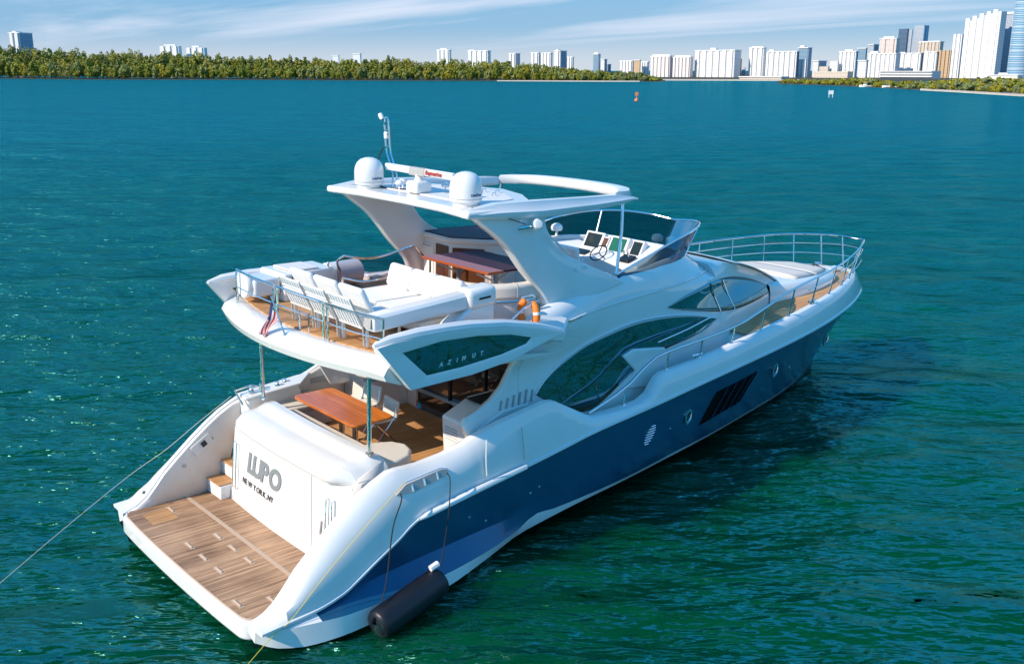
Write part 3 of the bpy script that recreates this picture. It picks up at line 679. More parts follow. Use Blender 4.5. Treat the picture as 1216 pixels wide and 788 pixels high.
# inner lining of the wings / bulwarks down to the platform: a second skin set inside
def lining(s):
    b = MB(); rows = []
    for x in [.1, .3, .47, .65, .82, 1.04, 1.3, 1.49, 1.7, 1.95, 2.2, 2.6, 3, 3.5, 4.1, 4.6, 5, 5.4, 5.7]:
        g = ip(x, TG); yi = yG(x)-.145; zf = .30 if x < 2 else 1.30
        rows.append([(x, s*(yi), g-.015), (x, s*(yi-.03), g-.06), (x, s*(yi-.05), zf if g-.1 > zf else g-.1)])
    b.grid(rows); return part(b, 'bulwark_lining', 'gelcoat_matte', sharp=30, solid=.012)
lining(1); lining(-1)
# white aft rub rail, raised and capped (starboard and port)
for s in (-1, 1):
    b = MB(); b.tube([(2.75, s*2.76, 1.29), (2.9, s*2.785, 1.34), (3.85, s*2.79, 1.475), (5.0, s*2.785, 1.60), (5.1, s*2.74, 1.61)], [.02, .05, .055, .045, .01], 10); part(b, 'rub_rail', 'gelcoat')
# chine splash rail (the small fin under the starboard quarter)
for s in (-1, 1):
    MB().prism([(3.4, s*2.80, .10), (4.35, s*2.66, .20), (4.9, s*2.58, .30), (4.3, s*2.60, .02), (3.9, s*2.72, -.02)], (0, -s*.12, 0)).obj('spray_fin', 'gelcoat', Y)
# platform
b = MB(); pl = []
def plat_outline(x0, x1, w, r):
    o = [(x1, -w), (x0+r, -w)]
    for k in range(1, 7): a = math.pi/2*k/6; o.append((x0+r-r*math.sin(a), -w+r-r*math.cos(a)))
    mid = [(x0-.05*math.cos(y/w*math.pi/2), y) for y in np.linspace(-w+r, w-r, 9)[1:-1]]
    o += mid
    for k in range(0, 7): a = math.pi/2*(1-k/6); o.append((x0+r-r*math.sin(a), w-r+r*math.cos(a)))
    o += [(x1, w)]
    return o
po = plat_outline(-.02, 2.1, 2.38, .28); b.prism([(x, y, .02) for x, y in po], (0, 0, .30)); part(b, 'swim_platform', 'gelcoat', bevel=.05, bseg=3)
pi_ = plat_outline(.05, 2.1, 2.32, .25); b = MB(); b.prism([(x, y, .318) for x, y in pi_], (0, 0, .022)); PT = part(b, 'platform_teak', 'teak_platform')
b = MB(); b.span(1.17, 1.24, -2.28, 2.28, .338, .348); part(b, 'platform_seam', 'pale_teak', PT)
b = MB(); b.tube([(p[0], p[1], .333) for p in pi_[1:-1]], .012, 6); part(b, 'platform_trim', 'pale_teak', PT)
for (x, y) in [(.93, .42), (.93, -.12), (.93, -.66), (.42, .42), (.42, -.12), (.42, -.66), (.62, -2.0), (.18, -1.75), (.75, 1.9)]:
    q = MB(); q.tube([(x, y-.11, .345), (x, y+.11, .345)], .018, 8); q.box((x, y, .341), (.075, .30, .006)); part(q, 'tie_down', 'pale_teak', PT)
b = MB(); b.box((.50, 1.75, .342), (.45, .5, .004)); part(b, 'hatch_line', 'teak_deck', PT)

# transom block: curved face, raised roll on top
def xt(y, z):
    """aft face of the transom"""
    u = y+.05
    return 1.74 + .035*u*u*.6 + (z-.3)*.11 + (0 if u > -1.5 else (-1.5-u)**2*1.2)
ys = np.linspace(-1.90, 1.72, 26); rows = []
for z in (.30, .6, 1.0, 1.4, 1.70): rows.append([(xt(y, z), y, z) for y in ys])
b = MB(); b.grid(rows); b.add([(xt(ys[0], .3), ys[0], .3), (2.6, ys[0], .3), (2.6, ys[0], 1.7), (xt(ys[0], 1.7), ys[0], 1.7)], [(0, 1, 2, 3)])
b.add([(xt(ys[-1], .3), ys[-1], .3), (2.55, ys[-1]+.0, .3), (2.55, ys[-1], 1.7), (xt(ys[-1], 1.7), ys[-1], 1.7)], [(3, 2, 1, 0)])
b.add([(2.6, ys[0], .3), (2.55, ys[-1], .3), (2.55, ys[-1], 1.7), (2.6, ys[0], 1.7)], [(0, 1, 2, 3)])
b.grid([[(xt(y, 1.7), y, 1.7) for y in ys], [(2.58, y, 1.7) for y in ys]])
TR = part(b, 'transom', 'gelcoat', sharp=40)
def rl(y, a):
    """roll section: a in 0..1 round the coaming"""
    sec = [(.05, 1.68), (-.06, 1.72), (-.12, 1.80), (-.10, 1.90), (.02, 1.99), (.18, 2.02), (.36, 2.03), (.55, 2.10), (.72, 2.10), (.76, 1.95), (.76, 1.6)]
    i = a*(len(sec)-1); k = int(min(i, len(sec)-2)); f = i-k
    return sec[k][0]*(1-f)+sec[k+1][0]*f, sec[k][1]*(1-f)+sec[k+1][1]*f
rows = []
for y in np.linspace(-1.96, 1.84, 30):
    e = 1 if y < 0 else 1; sh = 0
    t = abs(y+.06)/1.90; sh = .36*max(0, t-.78)**1.3*6 if t > .78 else 0; sc = 1-.55*(max(0, t-.84)/.16)**1.5 if t > .84 else 1
    rows.append([(xt(min(max(y, -1.85), 1.72), 1.7)+rl(y, a)[0]+(sh if a < .45 else 0), y, 1.6+(rl(y, a)[1]-1.6)*sc) for a in np.linspace(0, 1, 21)])
b = MB(); b.grid(rows); b.add(rows[0], [tuple(range(21))]); b.add(rows[-1], [tuple(reversed(range(21)))]); part(b, 'transom_coaming', 'gelcoat', TR, sharp=50)
# grey flank between transom and starboard wing (passage door)
b = MB(); b.grid([[(1.80, -1.91, .32), (1.88, -1.91, .9), (1.98, -1.91, 1.4), (2.2, -1.95, 1.85)], [(2.6, -1.97, .32), (2.62, -1.97, .9), (2.64, -1.97, 1.5), (2.66, -1.97, 2.05)]]); part(b, 'transom_flank', 'gelcoat_matte', TR, solid=.02)
MB().box((2.6, -2.2, .9), (.05, .5, 1.2)).obj('quarter_door', 'gelcoat_matte', Y, bevel=.01)
# seam of the transom garage door, handles, name
def onT(y, z, off=.004): return (xt(y, z)-off, y, z)
b = MB(); b.tube([onT(-1.02, 1.68), onT(-1.06, 1.4), onT(-1.12, .9), onT(-1.2, .36)], .006, 5); part(b, 'door_seam', 'cushion_grey', TR)
b = MB(); b.tube([onT(y, 1.60, .003) for y in np.linspace(1.62, -1.0, 14)], .005, 5); part(b, 'top_seam', 'cushion_grey', TR)
for y0 in (1.50, -1.66):
    for dy in (0, .13):
        q = MB(); q.tube([onT(y0+dy, 1.45, .0), onT(y0+dy, 1.45, .05), onT(y0+dy-.03, 1.0, .05), onT(y0+dy-.06, .62, .05), onT(y0+dy-.06, .62, 0)], .013, 8); part(q, 'grab_handle', 'chrome', TR)
q = MB(); q.lathe([(.001, .012), (.12, .012), (.15, .004), (.16, -.01)], (xt(-1.38, .95), -1.38, .95), 20, axis=(-1, 0, .1)); HW = part(q, 'shower_box', 'gelcoat_matte', TR)
q = MB(); q.tube([(xt(-1.52, 1.0)-.03, -1.42, 1.05), (xt(-1.42, .9)-.04, -1.42, .88)], .016, 8); q.lathe([(.001, .02), (.03, .015), (.03, 0)], (xt(-1.4, .84)-.02, -1.40, .84), 10, axis=(-1, 0, 0)); part(q, 'shower_head', 'cushion_grey', HW)
q = MB(); q.lathe([(.001, .012), (.015, .01), (.018, 0)], (xt(-1.42, .68), -1.43, .68), 10, axis=(-1, 0, 0)); part(q, 'key_hole', 'black_plastic', TR)
def T_text(name, s, y, z, size, mt, **k):
    ex = Vector((0, -1, 0)); ey = Vector((xt(y, z+.3)-xt(y, z), 0, .3)); p = onT(y, z, .012); 
    yy = y-.5; ex = Vector((xt(yy, z)-xt(y, z), yy-y, 0))
    return text(name, s, mt, TR, p, ex, ey, size, **k)
for i, ch in enumerate('LUPO'): T_text('name_letter', ch, 1.10-.28*i-(0, -.09, -.05, -.03)[i], 1.08, .50, 'silver_letter', bold=.02, italic=.12)
yy_ = 1.25
for ch in 'NEW YORK,NY':
    if ch != ' ': T_text('port_letter', ch, yy_, .82, .145, 'dark_letter', bold=.0005, depth=.003)
    yy_ -= {' ': .06, ',': .055, 'W': .15, 'O': .125}.get(ch, .115)

# stairs on the port side of the transom
ST = empty('stairs', (0, 0, 0)); ST.parent = Y
zt_ = [.62, .90, 1.17, 1.42]; x0 = 1.62
for i, z in enumerate(zt_):
    xa_ = x0+.30*i
    MB().span(xa_, 3.1, 1.73, 2.34, .33 if i == 0 else zt_[i-1]+.001, z-.022).obj('riser', 'gelcoat', ST, bevel=.02)
    MB().span(xa_-.02, xa_+.32 if i < 3 else 3.1, 1.745, 2.33, z-.02, z).obj('tread', 'teak_deck', ST, bevel=.008)
    q = MB(); q.lathe([(.001, .008), (.02, .006), (.022, 0)], (xa_, 2.22, z-.14), 10, axis=(-1, 0, 0)); q.obj('courtesy_light', 'chrome', ST)

# cockpit floor, bulkheads
b = MB(); b.span(2.5, 5.75, -2.45, 2.45, 1.33, 1.40); part(b, 'cockpit_floor', 'teak_cockpit')
# fairlead slots in the coamings with chrome bars
for s in (-1, 1):
    pts = [(2.42, s*2.60, 1.76), (2.62, s*2.58, 1.88), (3.3, s*2.60, 1.96), (3.42, s*2.61, 1.93), (3.36, s*2.64, 1.86), (2.75, s*2.63, 1.74)]
    q = MB(); q.prism(pts, (0, s*.05, 0)); fl_ = part(q, 'fairlead_recess', 'cushion_grey')
    q = MB(); q.tube(pts, .014, 6, closed=True); part(q, 'fairlead_trim', 'chrome', fl_)
    for x in (2.72, 2.95, 3.2): q = MB(); q.tube([(x, s*2.69, ip(x, [(2.5, 1.72), (3.4, 1.87)])), (x, s*2.64, ip(x, [(2.5, 1.82), (3.4, 1.97)]))], .016, 6); part(q, 'fairlead_bar', 'chrome', fl_)
# fuel door outline on the starboard coaming
for s in (-1,):
    q = MB(); q.tube([(4.15, s*2.735, 2.28), (4.13, s*2.755, 1.95), (4.15, s*2.76, 1.66)], .012, 5); part(q, 'panel_joint', 'gelcoat')
    q = MB(); q.tube([(4.95, s*2.70, 2.30), (4.97, s*2.74, 2.0), (4.98, s*2.765, 1.72)], .007, 5); part(q, 'panel_joint', 'cushion_grey')
# hull fittings: louvred engine intakes, portholes, vents
def yside(x, z):
    k = ip(x, TK); c = ip(sx(x, 18.85), TC); t = max(0, min(1, (z-c[1])/(k-c[1]))); xf = max(0, min(1, (x-9)/9))
    return c[0]+(yK(x)-c[0])*t - .10*xf*math.sin(math.pi*t)
for s in (-1, 1):
    def hp(x, z, off=.012): return (x, s*(yside(x, z)+off), z)
    fr = part(MB().prism([hp(10.42, .98), hp(10.62, 1.74), hp(12.18, 1.86), hp(12.0, 1.14)], (0, s*-.02, 0)), 'engine_intake', 'black_rubber')
    for k in range(4):
        xa = 10.80+k*.33
        q = MB(); q.prism([hp(xa, 1.0+k*.036, .03), hp(xa+.19, 1.755+k*.027, .03), hp(xa+.24, 1.76+k*.027, .018), hp(xa+.05, 1.005+k*.036, .018)], (0, s*-.015, 0)); part(q, 'intake_vane', 'navy_paint', fr)
    for (x, z) in ((9.75, 1.38), (13.2, 1.66), (16.3, 1.75)):
        c0 = Vector(hp(x, z, .01)); ax = Vector((0, s, -.12))
        q = MB(); q.lathe([(.17, .0), (.17, .03), (.13, .035), (.12, .01)], c0, 20, axis=ax); 
        for i_, v in enumerate(q.v): q.v[i_] = (c0.x+(v[0]-c0.x)*.62, v[1], v[2])
        ph = part(q, 'porthole', 'chrome')
        q = MB(); q.lathe([(.0, .012), (.125, .012)], c0, 20, axis=ax)
        for i_, v in enumerate(q.v): q.v[i_] = (c0.x+(v[0]-c0.x)*.62, v[1], v[2])
        part(q, 'pane', 'dark_glass', ph)
    for k in range(8):
        z = 1.10+.055*k; wv = .13*math.sqrt(max(.05, 1-((k-3.5)/4)**2)); q = MB(); q.tube([hp(8.45-wv+.03*k*.4, z, .005), hp(8.45+wv+.03*k*.4, z, .005)], .012, 6); part(q, 'vent_slat', 'chrome')
    for (x, z) in ((3.9, .95), (4.3, .75), (5.3, .98), (5.5, 1.05), (9.2, 1.25), (14.2, 1.5), (14.35, 1.42)):
        q = MB(); q.lathe([(.0, .012), (.02, .01), (.025, 0)], hp(x, z, .0), 8, axis=(0, s, 0)); part(q, 'drain_outlet', 'chrome')
# ------------------------------------------------------------------ side decks and foredeck
def deck_ring(x0, x1, z_of, ins, mt, name, centre=0, n=40, up=0):
    b = MB(); rows = []
    for x in np.linspace(x0, x1, n):
        y = max(.02, yG(x)-ins); rows.append([(x, -y, z_of(x)+up), (x, -centre, z_of(x)+up), (x, centre, z_of(x)+up), (x, y, z_of(x)+up)])
    b.grid(rows); return part(b, name, mt)
deck_ring(5.6, 20.3, deck_z, .12, 'gelcoat', 'deck', n=60)
for s in (-1, 1):
    b = MB(); rows = []
    for x in np.linspace(11.95, 20.1, 44):
        yo = max(.05, yG(x)-.22); yi = max(.02, min(yo-.02, yo-.95)); rows.append([(x, s*yo, deck_z(x)+.012), (x, s*max(.0, yi), deck_z(x)+.012)])
    b.grid(rows); part(b, 'foredeck_teak', 'teak_deck')
    b = MB(); rows = [[(x, s*(yG(x)-.20), deck_z(x)+.006), (x, s*1.9, deck_z(x)+.006)] for x in np.linspace(5.8, 11.3, 20)]; b.grid(rows); part(b, 'side_deck_teak', 'teak_deck')

# ------------------------------------------------------------------ deckhouse
def Wd(x):   # half width of the house at window height
    return ip(x, [(4.0, 2.30), (5.5, 2.24), (7, 2.18), (9, 2.14), (10.5, 2.06), (11.5, 1.94), (12.5, 1.76), (13.5, 1.53), (14.4, 1.28), (15.2, 1.08)])
def Zs(x):   # height of the shoulder edge
    return ip(x, [(4.0, 3.70), (5.2, 3.76), (6, 3.80), (7, 3.84), (8.2, 3.86), (9.5, 3.86), (10.5, 3.88), (11.5, 3.90), (12.4, 3.84), (13.3, 3.64), (14.2, 3.36), (15.2, 3.06)])
def FL(x):   # outward flare of the shoulder over the side deck
    return ip(x, [(4.0, .38), (5.8, .34), (7, .16), (8.2, .05), (9.5, -.02), (10.5, -.10), (11.5, -.22), (12.5, -.30), (14, -.28), (15.2, -.1)])
def side_y(x, z):
    t = max(0, min(1, (z-3.05)/.75)); t = t*t*(3-2*t)
    return Wd(x) - .05*max(0, z-2.2) + FL(x)*t
CO = [(5.3, 2.30, 3.98), (5.8, 2.18, 4.10), (6.5, 2.08, 4.22), (7.3, 2.02, 4.33), (8.0, 1.96, 4.38), (8.8, 1.88, 4.42), (9.5, 1.76, 4.48), (10.3, 1.52, 4.50), (11.0, 1.10, 4.44), (11.4, .70, 4.38), (11.55, .35, 4.34)]   # fly coaming edge
rows = []
XH = [5.3, 5.55, 5.8, 6.2, 6.6, 7, 7.4, 7.8, 8.2, 8.6, 9, 9.4, 9.8, 10.2, 10.6, 11.0, 11.3, 11.55]
for x in XH:
    co = ip(x, CO); r = [(x, side_y(x, z), z) for z in np.linspace(deck_z(max(x, 5.7)), Zs(x), 12)]
    last = r[-1]; 
    for t in (.12, .3, .5, .7, .88): 
        bulge = .10*math.sin(math.pi*t)*(1 if x < 9.5 else .5)
        r.append((x, last[1]+(co[0]-last[1])*t + bulge*.3, last[2]+(co[1]-last[2])*t + bulge*.75))
    r.append((x, co[0], co[1])); r.append((x, co[0]-.05, co[1]+.015)); r.append((x, max(0, co[0]-.10), co[1]-.01)); r.append((x, max(0, co[0]-.12), 3.88))
    rows.append(r)
HOUSE = MB()
for s in (-1, 1): HOUSE.grid([[(p[0], s*p[1], p[2]) for p in r] for r in rows])
# forward part: brow, windshield slope, down to the trunk
XF = [11.55, 12.0, 12.5, 13.0, 13.5, 14.0, 14.5, 15.0, 15.4]
def top_mid(x): return ip(x, [(11.55, 4.20, 1.35), (12, 4.18, 1.42), (12.5, 4.10, 1.42), (13, 3.98, 1.36), (13.5, 3.83, 1.28), (14, 3.66, 1.18), (14.5, 3.48, 1.06), (15, 3.26, .96), (15.4, 3.08, .92)])
rowsF = []
for x in XF:
    zt, wt = top_mid(x); r = [(x, side_y(x, z), z) for z in np.linspace(deck_z(x), min(Zs(x), zt-.03), 8)]; l = r[-1]
    for t in (.2, .4, .6, .8): r.append((x, l[1]+(wt-l[1])*t, l[2]+(zt-.04-l[2])*t+.05*math.sin(math.pi*t)))
    for t in (0, .25, .5, .75, 1): r.append((x, wt*(1-t), zt-.04+.04*math.sin(t*math.pi/2)))
    rowsF.append(r)
for s in (-1, 1): HOUSE.grid([[(p[0], s*p[1], p[2]) for p in r] for r in rowsF])
# bulkhead joining the two stretches at x = 11.55 under the windscreen
r = rowsF[0]; HOUSE.add([(p[0]-.002, p[1], p[2]) for p in r]+[(p[0]-.002, -p[1], p[2]) for p in reversed(r)], [tuple(range(2*len(r)))])
HS = part(HOUSE, 'deckhouse', 'gelcoat', sharp=38)
for s in (-1, 1):
    pts = []
    for i_, x in enumerate(XH):
        if x < 6: continue
        a_, c_ = rows[i_][11], rows[i_][13]; f_ = max(0, min(1, (x-6)/5.5)); t_ = .25+.5*f_
        pts.append((x, s*(a_[1]*(1-t_)+c_[1]*t_+.012), a_[2]*(1-t_)+c_[2]*t_+.012))
    q = MB(); q.tube(pts, .022, 8); part(q, 'moulded_ridge', 'gelcoat', HS)
    q = MB(); q.tube([(11.57, s*p[1]+s*.006, p[2]+.006) for p in rows[-1][12:17]], .007, 6); part(q, 'panel_joint', 'cushion_grey', HS)
def surf_panel(poly, off, mt, name, par, n=26, m=10, s=-1, th=.012):
    """fill polygon given in (x,z) with strips that follow the house side"""
    xs = np.linspace(min(p[0] for p in poly), max(p[0] for p in poly), n); R = []
    for x in xs:
        zs = []
        for i in range(len(poly)):
            a, c = poly[i], poly[(i+1) % len(poly)]
            if (a[0]-x)*(c[0]-x) <= 0 and a[0] != c[0]: zs.append(a[1]+(c[1]-a[1])*(x-a[0])/(c[0]-a[0]))
        if not zs: zs = [poly[0][1]]
        z0, z1 = min(zs), max(zs)
        R.append([(x, s*(side_y(x, z0+(z1-z0)*t)+off), z0+(z1-z0)*t) for t in np.linspace(0, 1, m)])
    b = MB(); b.grid(R); return part(b, name, mt, par, solid=th)
PIL2 = [(4.02, 2.40), (4.10, 2.52), (4.40, 2.60), (4.68, 2.72), (4.92, 2.90), (5.08, 3.12), (5.20, 3.42), (5.29, 3.74), (5.302, 3.75), (5.302, 1.9), (4.3, 1.9)]
# C-pillar and cockpit roof side: solid panel reaching aft to the cockpit
PIL = [(5.45, 3.75), (5.20, 3.42), (5.08, 3.12), (4.92, 2.90), (4.68, 2.72), (4.40, 2.60), (4.10, 2.52), (4.02, 2.40), (4.3, 1.9), (5.5, 1.9), (5.5, 3.0), (5.6, 3.8)]
for s in (-1, 1):
    pl_ = surf_panel(PIL2, -.05, 'gelcoat', 'pillar', None, 40, 14, s, .10)
    for k in range(6):
        xk = 4.85+.15*k; q = MB(); q.tube([(xk, s*(side_y(xk, 2.5)+.012), 2.50), (xk+.04, s*(side_y(xk, 2.7)+.012), 2.66+.02*k - (.06 if k == 5 else 0))], .02, 6); part(q, 'air_slot', 'cushion_grey', pl_)
# windows of the house, cut to the side surface
def smooth_poly(pts, closed=False): return [(p.x, p.z) for p in arc_smooth([(a, 0, c) for a, c in pts], 5)]
top = smooth_poly([(5.70, 2.60), (5.92, 2.80), (6.24, 3.0), (6.67, 3.19), (7.09, 3.33), (7.68, 3.43), (8.3, 3.49), (8.96, 3.48), (9.67, 3.42), (10.44, 3.30), (11.29, 3.10)])
bot = smooth_poly([(11.29, 3.10), (10.91, 2.97), (10.27, 2.86), (9.4, 2.78), (8.61, 2.60), (7.99, 2.32), (7.59, 2.12), (7.18, 1.98), (6.62, 2.10), (6.14, 2.34)])
WBIG = top+bot[1:]
for s in (-1, 1):
    wn_ = surf_panel(WBIG, .012, 'mirror_glass', 'side_window', None, 44, 12, s)
    f_ = MB(); f_.tube([(x, s*(side_y(x, z)+.014), z) for x, z in top], .02, 6); part(f_, 'window_trim', 'gelcoat', wn_)
    WF = smooth_poly([(9.44, 3.61), (10.17, 3.75), (11.17, 3.84), (11.96, 3.82), (12.66, 3.74), (13.5, 3.56), (14.5, 3.22)]) + smooth_poly([(14.5, 3.22), (13.78, 3.15), (12.9, 3.13), (12.09, 3.15), (11.19, 3.25), (9.9, 3.49)])[1:]
    wf = surf_panel(WF, .014, 'mirror_glass', 'windshield_side', None, 40, 8, s)
    for xm, z0, z1, dx in ((11.45, 3.22, 3.83, .2), (12.1, 3.16, 3.80, .2)):
        q = MB(); q.tube([(xm+dx*t*-1 - .0, s*(side_y(xm-dx*t, z0+(z1-z0)*t)+.03), z0+(z1-z0)*t) for t in (0, .5, 1)], .016, 6); part(q, 'mullion', 'chrome', wf)
# white sun cover lying on the windshield, foredeck trunk with sun pad
b = MB(); rows = []
for x in np.linspace(12.35, 15.0, 12):
    zt, wt = top_mid(x); w_ = wt+.10; rows.append([(x, w_*t, zt+.035-.05*abs(t)**3) for t in np.linspace(-1, 1, 15)])
b.grid(rows); CV = part(b, 'windshield_cover', 'cushion_white', solid=.02, sharp=60)
q = MB(); q.tube([(12.9, -.02, 4.06), (13.4, -.02, 3.92), (14.9, 0, 3.36)], .02, 6); part(q, 'cover_seam', 'cushion_grey', CV)
def tw(x): return ip(x, [(14.2, 1.30), (14.6, 1.35), (15.4, 1.42), (16.2, 1.36), (17, 1.20), (17.7, .95), (18.3, .58), (18.75, .02)])
def tz(x): return ip(x, [(14.2, 3.36), (14.8, 3.33), (15.4, 3.31), (16.2, 3.27), (17, 3.22), (17.8, 3.17), (18.3, 3.12), (18.75, 2.95)])
b = MB(); rows = []
for x in np.linspace(14.2, 18.75, 28):
    w_, z_ = tw(x), tz(x); zd = deck_z(x)-.02
    half = [(w_+.03, zd), (w_+.02, zd+(z_-zd)*.55), (w_-.03*min(1, w_), z_-.05), (max(0, w_-.12), z_-.005), (w_*.7, z_+.01), (w_*.4, z_+.02), (0, z_+.02)]
    rows.append([(x, -a, c) for a, c in half]+[(x, a, c) for a, c in reversed(half[:-1])])
b.grid(rows); TK_ = part(b, 'foredeck_trunk', 'gelcoat', sharp=45)
for (x0_, x1_) in ((15.5, 16.6), (16.65, 17.9)):
    b = MB(); rows = []
    for x in np.linspace(x0_, x1_, 8): w_ = tw(x)-.28; rows.append([(x, w_*t, tz(x)+.045-.03*t**6) for t in np.linspace(-1, 1, 9)])
    b.grid(rows); part(b, 'sun_pad', 'cushion_cream', TK_, solid=.05)
for (x, y) in ((17.9, .25), (18.15, -.1), (17.6, -.35)):
    q = MB(); q.tube([(x, y-.15, tz(x)+.03), (x+.04, y, tz(x)+.06), (x, y+.15, tz(x)+.03)], .015, 6); part(q, 'pad_strap', 'black_rubber', TK_)
q = MB(); q.span(19.0, 19.6, -.16, .16, 2.90, 2.99); wl = part(q, 'anchor_locker', 'gelcoat', bevel=.03)
q = MB(); q.lathe([(.10, 0), (.10, .05), (.06, .08), (.06, .16), (.10, .2), (.0, .22)], (19.0, .32, 2.91), 14); part(q, 'windlass', 'chrome', wl)
# wing plates with step at the side deck
for s in (-1, 1):
    b = MB(); b.prism([(8.02, s*2.12, 2.88), (8.33, s*2.12, 2.97), (9.3, s*2.10, 2.84), (9.5, s*2.10, 2.5), (8.9, s*2.12, 2.1), (8.15, s*2.12, 2.2), (8.42, s*2.12, 2.52)], (0, s*.08, 0)); part(b, 'side_fin', 'gelcoat', bevel=.03)

# ------------------------------------------------------------------ salon bulkhead with glass doors
b = MB()
b.span(5.70, 5.80, 1.25, 2.12, 1.38, 3.6); b.span(5.70, 5.80, -2.12, -1.9, 1.38, 3.6); b.span(5.70, 5.80, -2.12, 2.12, 3.42, 3.8); part(b, 'salon_bulkhead', 'gelcoat_matte')
sd = MB(); sd.span(5.735, 5.75, -1.9, 1.25, 1.42, 3.42); SD = part(sd, 'salon_door', 'dark_glass')
for y in (-1.88, -.85, .2, 1.23): MB().span(5.70, 5.78, y-.025, y+.025, 1.42, 3.42).obj('frame', 'chrome' if abs(y) > 1 else 'black_plastic', SD)
MB().span(5.62, 5.82, -1.9, 1.25, 1.40, 1.44).obj('track', 'chrome', SD)
b = MB(); b.span(5.8, 11, -2.0, 2.0, 1.5, 1.6); part(b, 'salon_floor', 'salon_brown')
# starboard cabinet with louvres and the port galley unit
CB = MB(); CB.prism([(4.35, -1.35, 1.4), (4.30, -1.35, 2.28), (4.9, -1.32, 2.50), (5.55, -1.30, 2.50), (5.55, -1.30, 1.4)], (0, -.95, 0)); CB = part(CB, 'side_cabinet', 'gelcoat', bevel=.04)
MB().span(4.78, 5.50, -1.85, -1.42, 2.502, 2.508).obj('cabinet_well', 'black_plastic', CB)
for k in range(9): MB().span(4.34-.008*k*.6, 4.36, -1.78, -1.45, 1.66+.055*k, 1.675+.055*k).obj('louvre', 'cushion_grey', CB)
gp_ = MB(); gp_.prism([(2.35, 2.30, 1.35), (2.35, 2.30, 2.06), (3.45, 2.36, 2.14), (3.75, 2.36, 1.35)], (0, -.34, 0)); GP = part(gp_, 'mooring_console', 'gelcoat_matte', bevel=.03)
gp_ = MB(); gp_.prism([(2.3, 1.94, 2.06), (2.3, 2.31, 2.06), (3.6, 2.36, 2.16), (3.9, 2.36, 2.16), (3.45, 1.92, 2.14)], (0, 0, .05)); part(gp_, 'console_top', 'gelcoat', GP, bevel=.015)
for (x, y) in ((2.5, 2.1), (2.75, 2.18), (3.05, 2.12), (3.25, 2.20)):
    q = MB(); q.lathe([(.05, 0), (.05, .04), (.03, .07), (.045, .10), (0, .11)], (x, y, 2.14), 12); part(q, 'winch', 'chrome', GP)
q = MB(); q.tube([(2.25, 1.95, 1.98), (2.22, 2.2, 2.2), (2.55, 2.2, 2.24), (2.75, 2.05, 2.2)], .022, 8); part(q, 'fairlead', 'chrome', GP)
MB().lathe([(.0, .012), (.03, .01), (.035, 0)], (2.7, 2.02, 1.8), 10, axis=(0, -1, 0)).obj('knob', 'black_plastic', GP)
# port bulwark pocket with handle, locker
q = MB(); q.span(3.9, 4.7, 2.32, 2.36, 1.98, 2.08); part(q, 'bulwark_handle', 'cushion_grey')
for (x, z) in ((.42, .65), (1.2, .95), (1.75, 1.35)):
    q = MB(); q.lathe([(.0, .015), (.03, .012), (.035, 0)], (x, yG(x)-.20, z), 10, axis=(0, -1, 0)); part(q, 'drain_outlet', 'cushion_grey')
q = MB(); q.box((1.55, 2.245, 1.28), (.42, .02, .22), ry=-.55); cp = part(q, 'socket_panel', 'gelcoat_matte', bevel=.008); MB().box((1.58, 2.23, 1.30), (.10, .02, .10), ry=-.55).obj('socket', 'black_plastic', cp)
# port side passage bulkhead, stairs to the fly
MB().prism([(4.9, 1.55, 1.4), (4.6, 1.55, 1.75), (4.75, 1.55, 2.0), (5.7, 1.55, 2.0), (5.7, 1.55, 1.4)], (0, .12, 0)).obj('stair_cheek', 'gelcoat', Y, bevel=.02)
MB().span(4.72, 5.0, 1.7, 2.4, 1.4, 3.5).obj('stair_post', 'gelcoat_matte', Y, bevel=.03)

# ------------------------------------------------------------------ flybridge slab
ZF = 3.87
def slab_aft(y): return 1.72 + .075*y*y
b = MB(); rows = []
for y in np.linspace(-2.61, 2.61, 29):
    xa = slab_aft(y); t = max(0, (abs(y)-2.3)/.48)
    rows.append([(2.25+.06*y*y, y, ZF+.0), (xa+.30, y, ZF+.03), (xa+.07, y, ZF-.05-.04*t), (xa, y, ZF-.14-.06*t), (xa+.04, y, ZF-.25-.03*t), (xa+.30, y, 3.50), (3.0, y, 3.47), (5.72, y, 3.45)])
b.grid(rows); b.add(rows[0], [tuple(range(8))]); b.add(rows[-1], [tuple(reversed(range(8)))])
FS = part(b, 'flybridge_slab', 'gelcoat', sharp=40)
b = MB(); b.prism([(2.25+.06*y*y, y, ZF-.01) for y in np.linspace(-2.62, 2.62, 21)]+[(5.6, 2.62, ZF-.01), (8.6, 1.78, ZF-.01), (11.0, 1.0, ZF-.01), (11.3, 0, ZF-.01), (11.0, -1.0, ZF-.01), (8.6, -1.78, ZF-.01), (5.6, -2.62, ZF-.01)], (0, 0, .03)); part(b, 'fly_deck_teak', 'teak_deck', FS)
